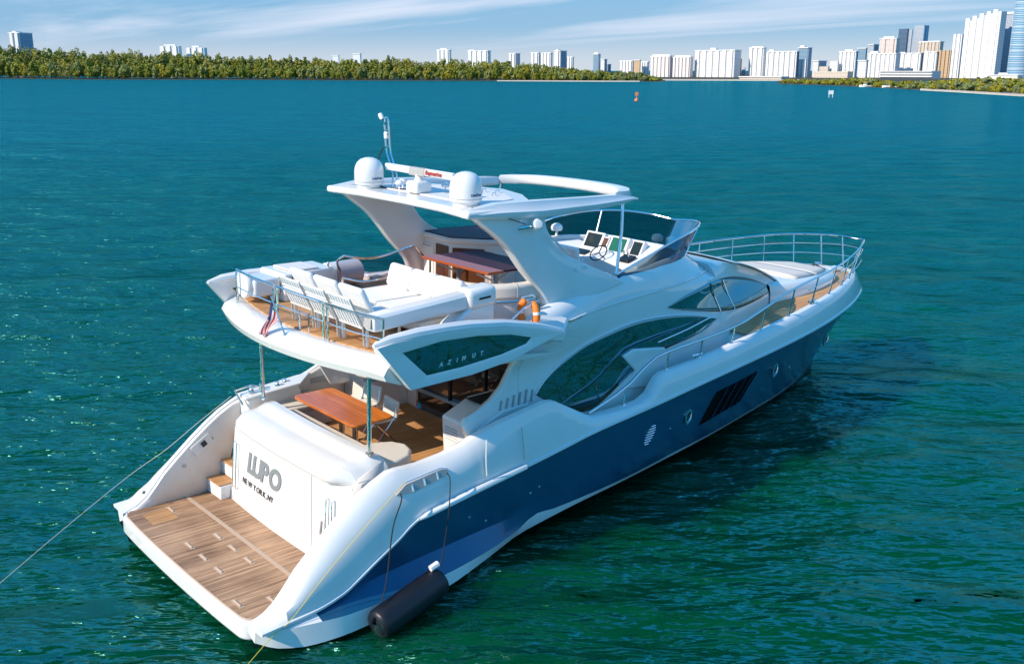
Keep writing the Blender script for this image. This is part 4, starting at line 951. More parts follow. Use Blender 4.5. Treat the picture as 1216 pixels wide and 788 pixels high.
# wings beside the fly deck with their glass panels
WO = [(2.02, 4.18), (2.3, 4.215), (2.81, 4.23), (3.3, 4.225), (3.79, 4.20), (4.5, 4.12), (5.23, 3.98), (5.85, 3.83), (5.6, 3.78), (5.24, 3.70), (4.68, 3.55), (3.79, 3.46), (2.62, 3.44)]
WG = [(2.47, 4.04), (3.2, 4.10), (3.9, 4.07), (4.6, 3.98), (5.06, 3.86), (4.95, 3.77), (4.4, 3.68), (3.6, 3.62), (2.92, 3.61)]
def cast(poly, th, c=(3.7, 3.86)):
    """where a ray from c at angle th leaves the (x,z) polygon"""
    dx, dz = math.cos(th), math.sin(th); best = None
    for i in range(len(poly)):
        (ax, az), (bx, bz) = poly[i], poly[(i+1) % len(poly)]; ex, ez = bx-ax, bz-az; den = dx*ez-dz*ex
        if abs(den) < 1e-9: continue
        t = ((ax-c[0])*ez-(az-c[1])*ex)/den; u = ((ax-c[0])*dz-(az-c[1])*dx)/den
        if t > 0 and -1e-6 <= u <= 1+1e-6 and (best is None or t > best): best = t
    return (c[0]+dx*best, c[1]+dz*best)
TH = sorted({round(math.atan2(p[1]-3.86, p[0]-3.7), 5) for p in WO+WG} | {round(-math.pi+2*math.pi*k/72+.001, 5) for k in range(72)})
for s in (-1, 1):
    b = MB(); y0, y1 = s*2.76, s*2.62
    def off(p, k): return (p[0], k, p[1])
    oo = [cast(WO, th) for th in TH]; hh = [cast(WG, th) for th in TH]; oo.append(oo[0]); hh.append(hh[0])
    b.grid([[off(p, y1) for p in hh], [off(p, y0+s*-.012) for p in hh], [off((p[0]*.8+q[0]*.2, p[1]*.8+q[1]*.2), y0) for p, q in zip(hh, oo)], [off(p, y0) for p in oo], [off(p, y1) for p in oo], [off(p, y1) for p in hh]])
    wg = part(b, 'fly_wing', 'gelcoat', FS, sharp=35)
    g = MB(); g.prism([off(p, s*2.748) for p in WG], (0, -s*.02, 0)); g.obj('wing_glass', 'dark_glass', wg) if False else part(g, 'wing_glass', 'mirror_glass', Y)
    b = MB(); b.tube([(x, s*2.66, z+.02) for x, z in WO[:8]], [.03, .08, .10, .10, .10, .095, .08, .03], 10); part(b, 'wing_cap', 'gelcoat')
    b = MB(); b.prism([(5.2, s*2.72, 4.0), (5.9, s*2.66, 3.82), (6.3, s*2.4, 3.95), (5.8, s*2.2, 4.08), (5.3, s*2.35, 4.02)], (0, 0, -.22)); part(b, 'wing_root', 'gelcoat', bevel=.04)
for s in (-1, 1):
    for k, ch in enumerate('AZIMUT'):
        xl = 3.15+.155*k + (0, 0, .02, -.03, .02, .03)[k]; xl = xl if s < 0 else 7.35-xl-.35
        text('wing_letter', ch, 'white_letter', Y, (xl, s*2.752, 3.70+.05*(.155*k if s < 0 else .8-.155*k)), (-s, 0, -.05*s*(1 if s < 0 else -1)), (0, 0, 1), .10, depth=.003, bold=.001, italic=.3)
# ceiling over the cockpit, posts
for s in (-1, 1):
    q = MB(); q.tube([(2.55, s*1.74, 2.08), (2.55, s*1.74, 3.48)], .034, 14); q.lathe([(.07, 0), (.07, .015), (.04, .03)], (2.55, s*1.74, 2.12), 16); part(q, 'support_post', 'chrome')
# ------------------------------------------------------------------ arch, roof and ring beam
def leg(s):
    AF = arc_smooth([(4.22, 0, 5.90), (4.62, 0, 5.62), (5.07, 0, 5.28), (5.50, 0, 4.78), (5.90, 0, 4.36), (6.05, 0, 4.0)], 4)
    FW = arc_smooth([(6.3, 0, 5.86), (5.98, 0, 5.62), (6.35, 0, 5.08), (7.1, 0, 4.72), (7.7, 0, 4.48), (8.05, 0, 4.30)], 4)
    rows = []
    n = len(AF)
    for i in range(n):
        t = i/(n-1); yo = 2.02+.08*t; yi = yo-.20; a, f = AF[i], FW[i]
        pts = []
        for u in (0, .03, .1, .3, .5, .7, .9, 1): pts.append((a.x+(f.x-a.x)*u, s*(yo-(.05 if u in (0,) else 0)+.05*math.sin(math.pi*u)), a.z+(f.z-a.z)*u))
        for u in (1, .9, .5, .1, .03, 0): pts.append((a.x+(f.x-a.x)*u, s*(yi+(.03 if u in (0,) else 0)), a.z+(f.z-a.z)*u))
        rows.append(pts)
    b = MB(); b.grid(rows, close=True); b.add(rows[0], [tuple(range(len(rows[0])))]); b.add(rows[-1], [tuple(range(len(rows[0])))])
    return part(b, 'radar_arch', 'gelcoat', sharp=40, bevel=.02)
LEG = [leg(-1), leg(1)]
HT = empty('hardtop', (0, 0, 0)); HT.parent = Y
b = MB(); b.prism([(x, y, 5.77) for x, y in [(4.20, -2.10), (4.36, -1.2), (4.42, 0), (4.36, 1.2), (4.20, 2.10), (5.2, 2.12), (5.7, 1.95), (6.05, 1.60), (6.6, .8), (6.85, 0), (6.6, -.8), (6.05, -1.60), (5.7, -1.95), (5.2, -2.12)]], (0, 0, .13)); b.obj('roof_panel', 'gelcoat', HT, bevel=.05, bseg=3)
b = MB(); b.prism([(x, y, 5.895) for x, y in [(4.9, -1.6), (4.9, 1.6), (5.9, 1.3), (6.3, .6), (6.4, 0), (6.3, -.6), (5.9, -1.3)]], (0, 0, .02)); b.obj('roof_recess', 'gelcoat_matte', HT, bevel=.01)
for s in (-1, 1):
    rows = []
    for p, w_, h in [((4.25, 1.98, 5.84), .22, .12), ((4.9, 2.0, 5.86), .34, .24), ((5.8, 2.00, 5.83), .34, .28), ((7.2, 1.90, 5.82), .28, .22), ((8.1, 1.78, 5.82), .26, .17), ((8.45, 1.80, 5.82), .10, .07), ((8.62, 1.82, 5.80), .02, .02)]:
        x, y, z = p; rows.append([(x, s*(y+w_/2*a), z+h/2*c) for a, c in ((-1, -.7), (-1, .6), (-.8, 1), (.3, 1), (.55, .35), (1, -.1), (1, -.6), (.8, -1), (-.8, -1))])
    b = MB(); b.grid(rows, close=True); b.add(rows[-1], [tuple(range(9))]); b.obj('side_beam', 'gelcoat', HT)
rows = []
for k in range(31):
    y = -1.66+3.32*k/30; x = 9.02-.30*(abs(y)/1.7)**2-.45*(abs(y)/1.7)**6
    rows.append([(x+.19*a, y, 5.85+.09*c) for a, c in ((-1, -.6), (-1, .6), (-.8, 1), (.8, 1), (1.15, 0), (.8, -1), (-.8, -1))])
b = MB(); b.grid(rows, close=True); b.add(rows[0], [tuple(range(7))]); b.add(rows[-1], [tuple(range(7))]); b.obj('front_beam', 'gelcoat', HT, sharp=50)
for (x, y) in ((6.0, -.35), (6.1, -.6), (5.8, -.85)):
    q = MB(); q.tube([(x, y, 5.91), (x, y, 5.97), (x+.12, y+.05, 5.97), (x+.12, y+.05, 5.91)], .012, 6); q.obj('cleat', 'chrome', HT)
# domes
for s in (-1, 1):
    d = MB(); d.lathe([(.20, 0), (.22, .02), (.22, .05), (.265, .07), (.275, .12), (.275, .30), (.262, .38), (.225, .46), (.16, .52), (.08, .55), (0, .56)], (4.72, s*1.42, 5.90), 32)
    dm = part(d, 'satellite_dome', 'gelcoat', sharp=45); MB().lathe([(.277, .115), (.279, .12), (.277, .125)], (4.72, s*1.42, 5.90), 32).obj('dome_seam', 'cushion_grey', dm)
    for a0, L_ in ((-1.95, 'intellian'),):
        for i, ch in enumerate(L_):
            a = a0 + i*.085; R = .278; text('dome_letter', ch, 'blue_letter', dm, (4.72+R*math.cos(a), s*1.42+R*math.sin(a), 6.07), (-math.sin(a), math.cos(a), 0), (0, 0, 1), .065, depth=.002, bold=.002)
# radar
R_ = empty('radar', (0, 0, 0)); R_.parent = Y
b = MB(); b.box((5.0, .25, 6.02), (.36, .34, .22)); b.obj('pedestal', 'gelcoat', R_, bevel=.05, bseg=3)
MB().lathe([(.09, 0), (.07, .06), (.07, .12)], (5.0, .25, 6.12), 16).obj('turning_unit', 'gelcoat', R_)
b = MB(); b.box((5.0, .25, 6.29), (.10, 2.1, .13), rz=-.03); AR = b.obj('antenna_bar', 'gelcoat', R_, bevel=.03, bseg=3)
b = MB(); b.box((4.998, .25, 6.28), (.13, .5, .155), rz=-.03); b.obj('bar_centre', 'cushion_grey', AR, bevel=.03)
text('radar_lettering', 'Raymarine', 'red_letter', AR, (4.928, -.02, 6.262), (-.03, -1, 0), (0, 0, 1), .115, depth=.002, bold=.003, italic=.2)
# mast ladder with light, cable, gps mushrooms
MA = empty('mast', (0, 0, 0)); MA.parent = Y
for dy in (0, -.13):
    q = MB(); q.tube(arc_smooth([(5.05, 1.15+dy, 5.9), (5.1, 1.2+dy, 6.15), (5.2, 1.50+dy, 6.45), (5.2, 1.56+dy, 6.62), (5.2, 1.60+dy, 7.02)], 4), .017, 8); q.obj('mast_tube', 'chrome', MA)
q = MB(); q.tube(arc_smooth([(5.2, 1.60, 7.02), (5.2, 1.59, 7.12), (5.2, 1.535, 7.17), (5.2, 1.48, 7.12), (5.2, 1.47, 7.02)], 4), .017, 8); q.obj('mast_loop', 'chrome', MA)
for z in (6.62, 6.92, 6.86): q = MB(); q.box((5.2, 1.53, z), (.05, .15, .03)); q.obj('rung', 'chrome', MA)
q = MB(); q.lathe([(.05, 0), (.055, .08), (.05, .12), (0, .14)], (5.2, 1.535, 6.78), 14); q.obj('anchor_light', 'gelcoat', MA)
q = MB(); q.lathe([(.03, -.05), (.05, 0), (.045, .07), (0, .08)], (5.2, 1.70, 7.16), 12, axis=(0, .6, .8)); q.obj('masthead_lamp', 'gelcoat', MA)
q = MB(); q.tube(arc_smooth([(5.2, 1.62, 6.63), (5.1, 1.66, 6.4), (5.0, 1.6, 6.1), (4.9, 1.3, 5.93), (4.95, .9, 5.92), (5.0, .5, 5.95)], 5), .012, 6); q.obj('cable', 'rope_black', MA)
for i, (x, y, z) in enumerate(((5.15, .95, 5.9), (4.95, .78, 5.9), (5.3, .6, 5.9), (5.45, .05, 5.9))):
    q = MB(); q.lathe([(.015, 0), (.015, .10), (.07, .11), (.08, .14), (.05, .18), (0, .19)], (x, y, z), 14); q.obj('gps_antenna', 'gelcoat', MA)
q = MB(); q.tube([(4.45, -1.9, 5.93), (5.1, -2.16, 5.72), (5.4, -2.17, 5.62)], .008, 5); part(q, 'stay_wire', 'rope_black')
q = MB(); q.lathe([(.0, .10), (.07, .09), (.10, .04), (.10, -.03), (.06, -.08), (0, -.09)], (5.62, -2.2, 5.60), 16, axis=(-.3, -.9, .3)); part(q, 'search_light', 'gelcoat')
q = MB(); q.tube([(5.30, -2.1, 5.55), (5.45, -2.2, 5.58), (5.6, -2.18, 5.55)], .03, 8); part(q, 'horn', 'chrome')
q = MB(); q.tube([(5.9, -2.16, 5.42), (6.5, -2.14, 5.0)], .022, 8); part(q, 'arch_handle', 'gelcoat')
for (x, z) in ((6.85, 4.86), (6.95, 4.72), (6.7, 4.7), (6.65, 4.33)):
    q = MB(); q.lathe([(.0, .02), (.03, .015), (.035, 0)], (x, -2.13, z), 8, axis=(0, -1, 0)); part(q, 'arch_stud', 'gelcoat')
for s in (-1, 1):
    q = MB(); q.tube([(8.30, s*1.72, 5.78), (8.22, s*1.80, 5.2), (8.05, s*1.88, 4.42)], .032, 10); part(q, 'roof_strut', 'chrome')
# ------------------------------------------------------------------ fly windscreen
RIM = [(8.0, 1.92, 4.42), (8.9, 1.86, 4.64), (9.7, 1.80, 4.84), (10.6, 1.62, 4.98), (11.35, 1.25, 5.02), (11.85, .7, 4.98), (12.05, 0, 4.90)]
BAS = [(8.0, 1.98, 4.36), (8.8, 1.92, 4.30), (9.5, 1.80, 4.32), (10.3, 1.56, 4.32), (11.0, 1.14, 4.28), (11.42, .72, 4.24), (11.62, 0, 4.22)]
rim = arc_smooth(RIM, 6); bas = arc_smooth(BAS, 6)
full = lambda p: [(v.x, -v.y, v.z) for v in p]+[(v.x, v.y, v.z) for v in reversed(p[:-1])]
b = MB(); FR, FB = full(rim), full(bas); b.grid([[tuple(FB[i][k]*(1-t)+FR[i][k]*t for k in range(3)) for i in range(len(FR))] for t in (0, .33, .66, 1)])
WS = part(b, 'fly_windscreen', 'smoked_glass')
q = MB(); q.tube(FR, .022, 8); q.obj('screen_rim', 'chrome', WS)
for s, i in ((-1, 22), (1, 22), (1, 12)):
    a, c = bas[i], rim[i]; q = MB(); q.tube([(a.x, s*a.y, a.z), (c.x, s*c.y, c.z)], .018, 6); q.obj('screen_post', 'chrome', WS)
# gps mushrooms on the brow
for (x, y, z) in ((9.9, 1.62, 4.52), (12.1, .5, 4.24), (12.5, .40, 4.16)):
    q = MB(); q.lathe([(.03, -.05), (.03, .08), (.12, .10), (.14, .15), (.12, .22), (.06, .26), (0, .265)], (x, y, z), 20); part(q, 'antenna_mushroom', 'gelcoat')
# ------------------------------------------------------------------ helm
H = empty('helm_station', (0, 0, 0)); H.parent = Y
b = MB(); b.prism([(8.85, -1.62, 3.89), (8.95, -1.62, 4.42), (9.25, -1.62, 4.50), (9.75, -1.62, 4.78), (10.4, -1.4, 4.60), (10.6, -1.4, 3.89)], (0, 1.95, 0)); b.obj('dashboard', 'gelcoat', H, bevel=.05, bseg=3)
def screen(y, wd_, hh, mt, x=9.42, z=4.66):
    r = Vector((math.sin(.5), 0, math.cos(.5))); n_ = Vector((-math.cos(.5), 0, math.sin(.5)))
    c = Vector((x, y, z)); q = MB(); a = [c+Vector((0, -wd_/2, 0))-r*hh/2, c+Vector((0, wd_/2, 0))-r*hh/2, c+Vector((0, wd_/2, 0))+r*hh/2, c+Vector((0, -wd_/2, 0))+r*hh/2]
    q.prism([p+n_*.02 for p in a], -n_*.12); o = q.obj('display_housing', 'gelcoat', H, bevel=.015)
    k = .78; a2 = [c+(p-c)*k+n_*.026 for p in a]; q = MB(); q.prism(a2, -n_*.01); q.obj('display', mt, o)
screen(.02, .52, .40, 'screen'); screen(-.32, .16, .26, 'screen_brown'); screen(-.68, .50, .38, 'screen_green'); screen(-1.18, .30, .36, 'screen')
q = MB(); q.lathe([(.19, 0), (.205, .015), (.19, .03), (.175, .015), (.19, 0)], (8.98, -.55, 4.52), 24, axis=(-.7, 0, .7)); 
for a in range(3):
    t = a*2.09; q.tube([(8.98, -.55, 4.53), (8.98+.13*math.cos(t)*.7, -.55+.18*math.sin(t), 4.53+.13*math.cos(t))], .012, 6)
q.obj('steering_wheel', 'black_plastic', H)
q = MB(); q.box((9.1, -1.2, 4.50), (.28, .30, .05), ry=-.3); q.obj('throttle_panel', 'black_plastic', H, bevel=.02)
for dy in (-.05, .05): q = MB(); q.tube([(9.1, -1.2+dy, 4.52), (9.06, -1.2+dy, 4.66)], .018, 6); q.obj('throttle_lever', 'chrome', H)
q = MB(); q.box((9.05, .05, 4.47), (.2, .42, .03), ry=-.3); q.obj('switch_panel', 'black_plastic', H, bevel=.01)
b = MB(); b.box((8.1, -.62, 4.25), (.5, .9, .14)); b.box((7.85, -.62, 4.55), (.14, .9, .55), ry=-.15); sb = b.obj('helm_seat', 'cushion_white', H, bevel=.05, bseg=3)
MB().span(7.9, 8.3, -.9, -.3, 3.89, 4.2).obj('seat_base', 'gelcoat', sb, bevel=.03)
b = MB(); b.prism([(8.4, .45, 3.89), (10.2, .45, 3.89), (10.4, 1.35, 3.89), (8.6, 1.72, 3.89)], (0, 0, .42)); lg_ = part(b, 'forward_lounge', 'gelcoat', bevel=.04); b = MB(); b.prism([(8.42, .48, 4.315), (10.1, .48, 4.315), (10.3, 1.32, 4.315), (8.62, 1.66, 4.315)], (0, 0, .11)); b.obj('seat_cushion', 'cushion_white', lg_, bevel=.04, bseg=3)
# ------------------------------------------------------------------ bar unit on the port side
BU = empty('bar_unit', (0, 0, 0)); BU.parent = Y
fp = [(6.35, 2.0), (6.28, .95), (6.75, .35), (7.35, .15), (7.9, .35), (7.8, 1.85)]
b = MB(); b.prism([(x, y, 3.89) for x, y in fp], (0, 0, .88)); b.obj('cabinet', 'gelcoat_matte', BU, bevel=.02)
cxy = (7.05, 1.1); fo = [(cxy[0]+(x-cxy[0])*1.08, cxy[1]+(y-cxy[1])*1.07) for x, y in fp]
b = MB(); b.prism([(x, y, 4.77) for x, y in fo], (0, 0, .10)); b.obj('counter_edge', 'gelcoat_matte', BU, bevel=.03)
fo2 = [(cxy[0]+(x-cxy[0])*.98, cxy[1]+(y-cxy[1])*.98) for x, y in fp]
b = MB(); b.prism([(x, y, 4.872) for x, y in fo2], (0, 0, .018)); b.obj('counter_top', 'bar_top', BU)
def on_edge(a, c, t0, t1, z0, z1, mt, nm, off=.02):
    a, c = Vector((*a, 0)), Vector((*c, 0)); d = (c-a); n_ = Vector((d.y, -d.x, 0)).normalized()
    mid = Vector((cxy[0], cxy[1], 0));
    if (a-mid).dot(n_) < 0: n_ = -n_
    p, q_ = a+d*t0+n_*off, a+d*t1+n_*off; b = MB(); b.prism([(p.x, p.y, z0), (q_.x, q_.y, z0), (q_.x, q_.y, z1), (p.x, p.y, z1)], -n_*.03); return b.obj(nm, mt, BU, bevel=.004)
on_edge(fp[0], fp[1], .05, .48, 3.97, 4.66, 'gelcoat', 'fridge_door')
on_edge(fp[0], fp[1], .56, .97, 3.95, 4.70, 'bar_wood', 'cabinet_door'); on_edge(fp[1], fp[2], .08, .92, 3.95, 4.68, 'bar_wood', 'cabinet_door'); on_edge(fp[2], fp[3], .1, .9, 3.95, 4.62, 'gelcoat', 'cabinet_door')
on_edge(fp[0], fp[1], .12, .4, 4.60, 4.625, 'cushion_grey', 'fridge_grille', .03)
# ------------------------------------------------------------------ seating round the fly table (built in)
DS = empty('dinette_sofa', (0, 0, 0)); DS.parent = Y
pathb = [(4.72, .10), (4.68, -.8), (4.78, -1.42), (5.15, -1.82), (5.7, -1.96), (6.6, -1.86), (7.3, -1.78)]
pb = arc_smooth([(x, y, 0) for x, y in pathb], 5)
def ribbon(path, off0, off1, z0, z1):
    rows = []
    for i, p in enumerate(path):
        t = (path[min(i+1, len(path)-1)]-path[max(i-1, 0)]).normalized(); n_ = Vector((t.y, -t.x, 0))
        rows.append([p-n_*off0+Vector((0, 0, z0)), p-n_*off0+Vector((0, 0, z1)), p-n_*off1+Vector((0, 0, z1)), p-n_*off1+Vector((0, 0, z0))])
    b = MB(); b.grid(rows, close=True); b.add(rows[0], [(0, 1, 2, 3)]); b.add(rows[-1], [(3, 2, 1, 0)]); return b
ribbon(pb, -.02, .12, 3.88, 4.30).obj('sofa_base', 'gelcoat_matte', DS, bevel=.02)
ribbon(pb, .0, .55, 3.90, 4.18).obj('seat_plinth', 'gelcoat_matte', DS, bevel=.02)
ribbon(pb, .02, .58, 4.18, 4.30).obj('seat_cushion', 'cushion_cream', DS, bevel=.04, bseg=3)
ribbon(pb, -.05, .17, 4.28, 4.56).obj('backrest', 'cushion_cream', DS, bevel=.07, bseg=4)
q = MB(); q.tube([p+Vector((0, 0, 4.265))-Vector((0, 0, 0)) for p in [p+Vector(((pb[min(i+1, len(pb)-1)]-pb[max(i-1, 0)]).normalized().y*.03, -(pb[min(i+1, len(pb)-1)]-pb[max(i-1, 0)]).normalized().x*.03, 0)) for i, p in enumerate(pb)]], .018, 6); q.obj('sofa_rail', 'chrome', DS)
q = MB(); q.box((4.98, -1.80, 4.12), (.12, .02, .05), rz=.75); q.obj('sofa_light', 'chrome', DS)
# aft-facing sun lounge with three loose back cushions
SL = empty('sun_lounge', (0, 0, 0)); SL.parent = Y
b = MB(); b.prism([(3.45, .35, 3.98), (3.45, -1.75, 3.98), (4.60, -1.75, 3.98), (4.60, .35, 3.98)], (0, 0, .16)); b.obj('lounge_base', 'gelcoat', SL, bevel=.03)
for (x, y) in ((3.55, .28), (3.55, -1.65)): MB().span(x-.03, x+.03, y-.03, y+.03, 3.88, 4.0).obj('lounge_foot', 'gelcoat', SL)
for y0, y1 in ((.36, -.66), (-.68, -1.76)): MB().span(3.40, 4.5, y1, y0, 4.14, 4.28).obj('seat_cushion', 'cushion_white', SL, bevel=.045, bseg=3)
b = MB(); b.box((4.60, -.72, 4.42), (.16, 2.25, .34), ry=.12); b.obj('back_bolster', 'cushion_white', SL, bevel=.08, bseg=4)
bc = MB(); bc.box((0, 0, 0), (.17, .66, .42)); 
labels = ['white square back cushion nearest the curved smoked screen on the sun lounge', 'middle one of three white back cushions on the sun lounge', 'white back cushion nearest the crane arm on the sun lounge']
c0 = None
for i, y in enumerate((.00, -.68, -1.36)):
    if c0 is None: c0 = bc.obj('back_cushion', 'cushion_white', None, bevel=.07, bseg=4); c0.parent = None; o = c0
    else: o = c0.copy(); COL.objects.link(o)
    o.location = (4.42, y, 4.48); o.rotation_euler = (0, .28, .04*(i-1)); tag(o, labels[i], 'cushion', 'loose cushions on the sun lounge')
for y_ in (-.67,):
    q = MB(); q.tube([(3.42, y_, 4.285), (4.4, y_, 4.285)], .006, 5); q.obj('cushion_seam', 'cushion_grey', SL)
for z_ in (4.165, 4.262):
    q = MB(); q.tube([(4.3, .365, z_), (3.42, .365, z_), (3.395, .34, z_), (3.395, -1.74, z_), (3.42, -1.765, z_), (4.3, -1.765, z_)], .006, 5); q.obj('piping', 'cushion_grey', SL)
for k_ in (6, 12, 18, 24):
    p_ = pb[k_]; t_ = (pb[k_+1]-pb[k_-1]).normalized(); n_ = Vector((t_.y, -t_.x, 0)); q = MB()
    q.tube([p_+n_*.055+Vector((0, 0, 4.33)), p_+n_*.055+Vector((0, 0, 4.52)), p_+n_*.0+Vector((0, 0, 4.565)), p_-n_*.12+Vector((0, 0, 4.565))], .007, 5); q.obj('seam', 'cushion_grey', DS)
# crane arm
CR = empty('deck_crane', (0, 0, 0)); CR.parent = Y
def beam(a, c, w0, h0, w1, h1):
    a, c = Vector(a), Vector(c); t = (c-a).normalized(); n_ = t.cross(Vector((0, 0, 1))).normalized(); u = n_.cross(t); b = MB(); rows = []
    for p, w_, h in ((a, w0, h0), (a+(c-a)*.04, w0*1.1, h0*1.1), (c, w1, h1)): rows.append([p+n_*w_*k+u*h*l for k, l in ((-.5, -.4), (-.5, .3), (-.35, .5), (.35, .5), (.5, .3), (.5, -.4), (.35, -.5), (-.35, -.5))])
    b.grid(rows, close=True); b.add(rows[0], [tuple(range(8))]); b.add(rows[-1], [tuple(range(8))]); return b
beam((2.35, -2.06, 4.36), (4.65, -2.02, 4.50), .26, .24, .30, .30).obj('crane_arm', 'gelcoat', CR, bevel=.02)
MB().box((2.33, -2.06, 4.37), (.02, .17, .15), ry=.1).obj('arm_lamp', 'cushion_grey', CR)
q = MB(); q.tube([(3.3, -2.02, 4.545), (4.1, -2.0, 4.60)], .012, 5); q.obj('arm_slot', 'black_plastic', CR)
b = MB(); b.box((4.45, -2.06, 4.50), (.62, .38, .36), ry=-.06); b.obj('crane_head', 'gelcoat', CR, bevel=.10, bseg=4)
MB().box((4.47, -2.255, 4.51), (.24, .012, .03), ry=-.06).obj('head_slot', 'black_plastic', CR)
b = MB(); b.prism([(3.55, -2.22, 3.88), (3.85, -2.22, 4.15), (4.2, -2.22, 4.36), (4.72, -2.22, 4.38), (4.72, -2.22, 3.88)], (0, .34, 0)); b.obj('crane_base', 'gelcoat', CR, bevel=.05, bseg=3)
# life raft canister / grill boxes on the port side
b = MB(); b.prism([(3.0, 1.62, 3.88), (3.0, 2.55, 3.88), (4.15, 2.55, 3.88), (4.15, 1.75, 3.88)], (0, 0, .52)); gr = part(b, 'grill_cabinet', 'gelcoat', bevel=.05, bseg=3)
MB().box((3.5, 1.64, 4.2), (.05, .02, .03)).obj('latch', 'black_plastic', gr)
b = MB(); b.span(2.45, 2.98, 1.72, 2.35, 4.02, 4.34); part(b, 'side_shelf', 'gelcoat', bevel=.05, bseg=3)
b = MB(); b.span(3.2, 3.8, 1.75, 2.4, 4.405, 4.44); part(b, 'grill_lid', 'gelcoat_matte', gr, bevel=.02)
q = MB(); q.lathe([(.0, -.06), (.22, -.06), (.24, -.03), (.24, .03), (.22, .06), (0, .06)], (2.42, 2.0, 4.22), 20, axis=(1, 0, 0)); part(q, 'hose_reel', 'gelcoat')
for x in (3.15, 3.6): q = MB(); q.tube([(x, 1.60, 4.35), (x, 1.58, 4.20)], .014, 6); part(q, 'latch', 'black_plastic', gr)
rf = MB(); rf.lathe([(0, -.42), (.20, -.41), (.25, -.36), (.25, .36), (.20, .41), (0, .42)], (4.55, 2.15, 4.16), 20, axis=(1, .1, 0)); o = rf.obj('life_raft', 'gelcoat', None); tag(o, 'white canister lying beside the curved smoked screen on the fly deck', 'life raft')
# curved smoked guard round the stair opening
gd = [(4.25, 1.72), (4.05, 1.50), (4.2, 1.28), (4.8, 1.18), (5.5, 1.25), (6.0, 1.40)]
g3 = arc_smooth([(x, y, 0) for x, y in gd], 6); n = len(g3); rows = []
top_ = []; bot_ = []
for i, p in enumerate(g3):
    t = i/(n-1); zt = 4.30+.44*math.sin(min(1, t*2.2)*math.pi/2)-.10*t+(.08*math.sin(t*9) if t > .3 else 0); zt -= max(0, t-.85)*1.6; zb = 3.98+max(0, .15-t)*1.2; top_.append(p+Vector((0, 0, zt))); bot_.append(p+Vector((0, 0, zb)))
b = MB(); b.grid([bot_, top_]); GG = part(b, 'stair_guard', 'grey_film')
q = MB(); q.tube(bot_[::-1]+top_, .022, 8); q.obj('guard_rim', 'chrome', GG)
for (x, y, h) in ((4.02, 1.78, .62), (3.98, 1.22, .42)): q = MB(); q.tube([(x, y, 3.88), (x, y, 3.88+h)], .022, 8); q.obj('guard_post', 'chrome', GG)
q = MB(); q.tube(arc_smooth([(3.98, 1.22, 4.30), (4.2, .9, 4.26), (4.6, .75, 4.3), (4.75, .7, 4.35)], 4), .02, 8); q.obj('hand_rail', 'chrome', GG)
q = MB(); q.tube([(5.8, .95, 3.88), (5.8, .95, 4.48), (5.82, .9, 4.55), (6.05, .75, 4.55), (6.1, .72, 4.5), (6.1, .72, 3.88)], .02, 8); part(q, 'hand_rail', 'chrome')
# aft rails of the fly deck
def railing(pts_top, h, mid=True, name='fly_railing'):
    q = MB(); q.tube([(*pts_top[0][:2], 3.88)]+[(pts_top[0][0], pts_top[0][1], 3.88+h-.05)]+[(x, y, 3.88+h) for x, y in pts_top]+[(pts_top[-1][0], pts_top[-1][1], 3.88+h-.05)]+[(*pts_top[-1][:2], 3.88)], .02, 8); o = part(q, name, 'chrome')
    if mid: q = MB(); q.tube([(x, y, 3.88+h*.5) for x, y in pts_top], .010, 6); q.obj('mid_rail', 'chrome', o)
railing([(2.30, 2.08), (2.22, 1.3), (2.20, .56)], .62); railing([(2.20, .44), (2.2, -.3), (2.22, -.98)], .62); railing([(2.22, -1.10), (2.25, -1.8), (2.36, -2.42)], .62)
q = MB(); q.tube([(2.26, -.18, 3.88), (2.26, -.18, 4.2), (2.27, -.45, 4.2), (2.27, -.45, 3.88)], .018, 8); part(q, 'low_rail', 'chrome')
# small rails at the starboard wing root
q = MB(); q.tube([(4.85, -2.45, 4.10), (5.15, -2.45, 4.28), (5.45, -2.45, 4.36), (5.5, -2.45, 4.30), (5.52, -2.45, 3.95)], .02, 8); part(q, 'wing_rail', 'chrome')
q = MB(); q.tube([(5.4, -2.1, 4.35), (5.65, -2.12, 4.38), (5.75, -2.12, 4.3), (5.75, -2.12, 3.9)], .018, 8); part(q, 'wing_rail', 'chrome')
# boxes under the crane at the starboard corner
b = MB(); b.box((2.75, -2.25, 4.0), (.75, .32, .2), rz=.05); part(b, 'deck_box', 'gelcoat', bevel=.06, bseg=3)

# ------------------------------------------------------------------ bow rail
def yR(x): return 2.55 if x < 9.5 else 2.55*max(0, 1-((x-9.5)/(20.75-9.5))**2.8)
TR_ = [(6.75, 2.12), (7.7, 2.40), (8.6, 2.86), (9.3, 2.93), (10.1, 2.98), (11.2, 3.08), (12.2, 3.30), (13.2, 3.52), (14.2, 3.63), (15.5, 3.70), (17, 3.78), (18.5, 3.84), (19.7, 3.80), (20.75, 3.64)]
def rail_pts(f, x0, x1, n=60, z=lambda x: ip(x, TR_)):
    xs = [x0+(x1-x0)*math.sin(math.pi/2*k/n) if x1 > 20 else x0+(x1-x0)*k/n for k in range(n+1)]; return [(x, f(x), z(x)) for x in xs]
a = rail_pts(yR, 6.75, 20.75); q = MB(); q.tube([(x, -y, z) for x, y, z in a]+[(x, y, z) for x, y, z in reversed(a[:-1])], .026, 10); BR = part(q, 'bow_rail', 'chrome')
for fr, xs0 in ((.66, 14.2), (.33, 16.0)):
    zz = lambda x: (ip(sx(x, 20.45) if x < 20.8 else x, TG)+ (ip(x, TR_)-ip(x, TG))*fr)
    a = rail_pts(yR, xs0, 20.68, 50, zz)
    q = MB(); q.tube([(x, -max(0, y-.02), z) for x, y, z in a]+[(x, max(0, y-.02), z) for x, y, z in reversed(a[:-1])], .014, 8); q.obj('mid_rail', 'chrome', BR)
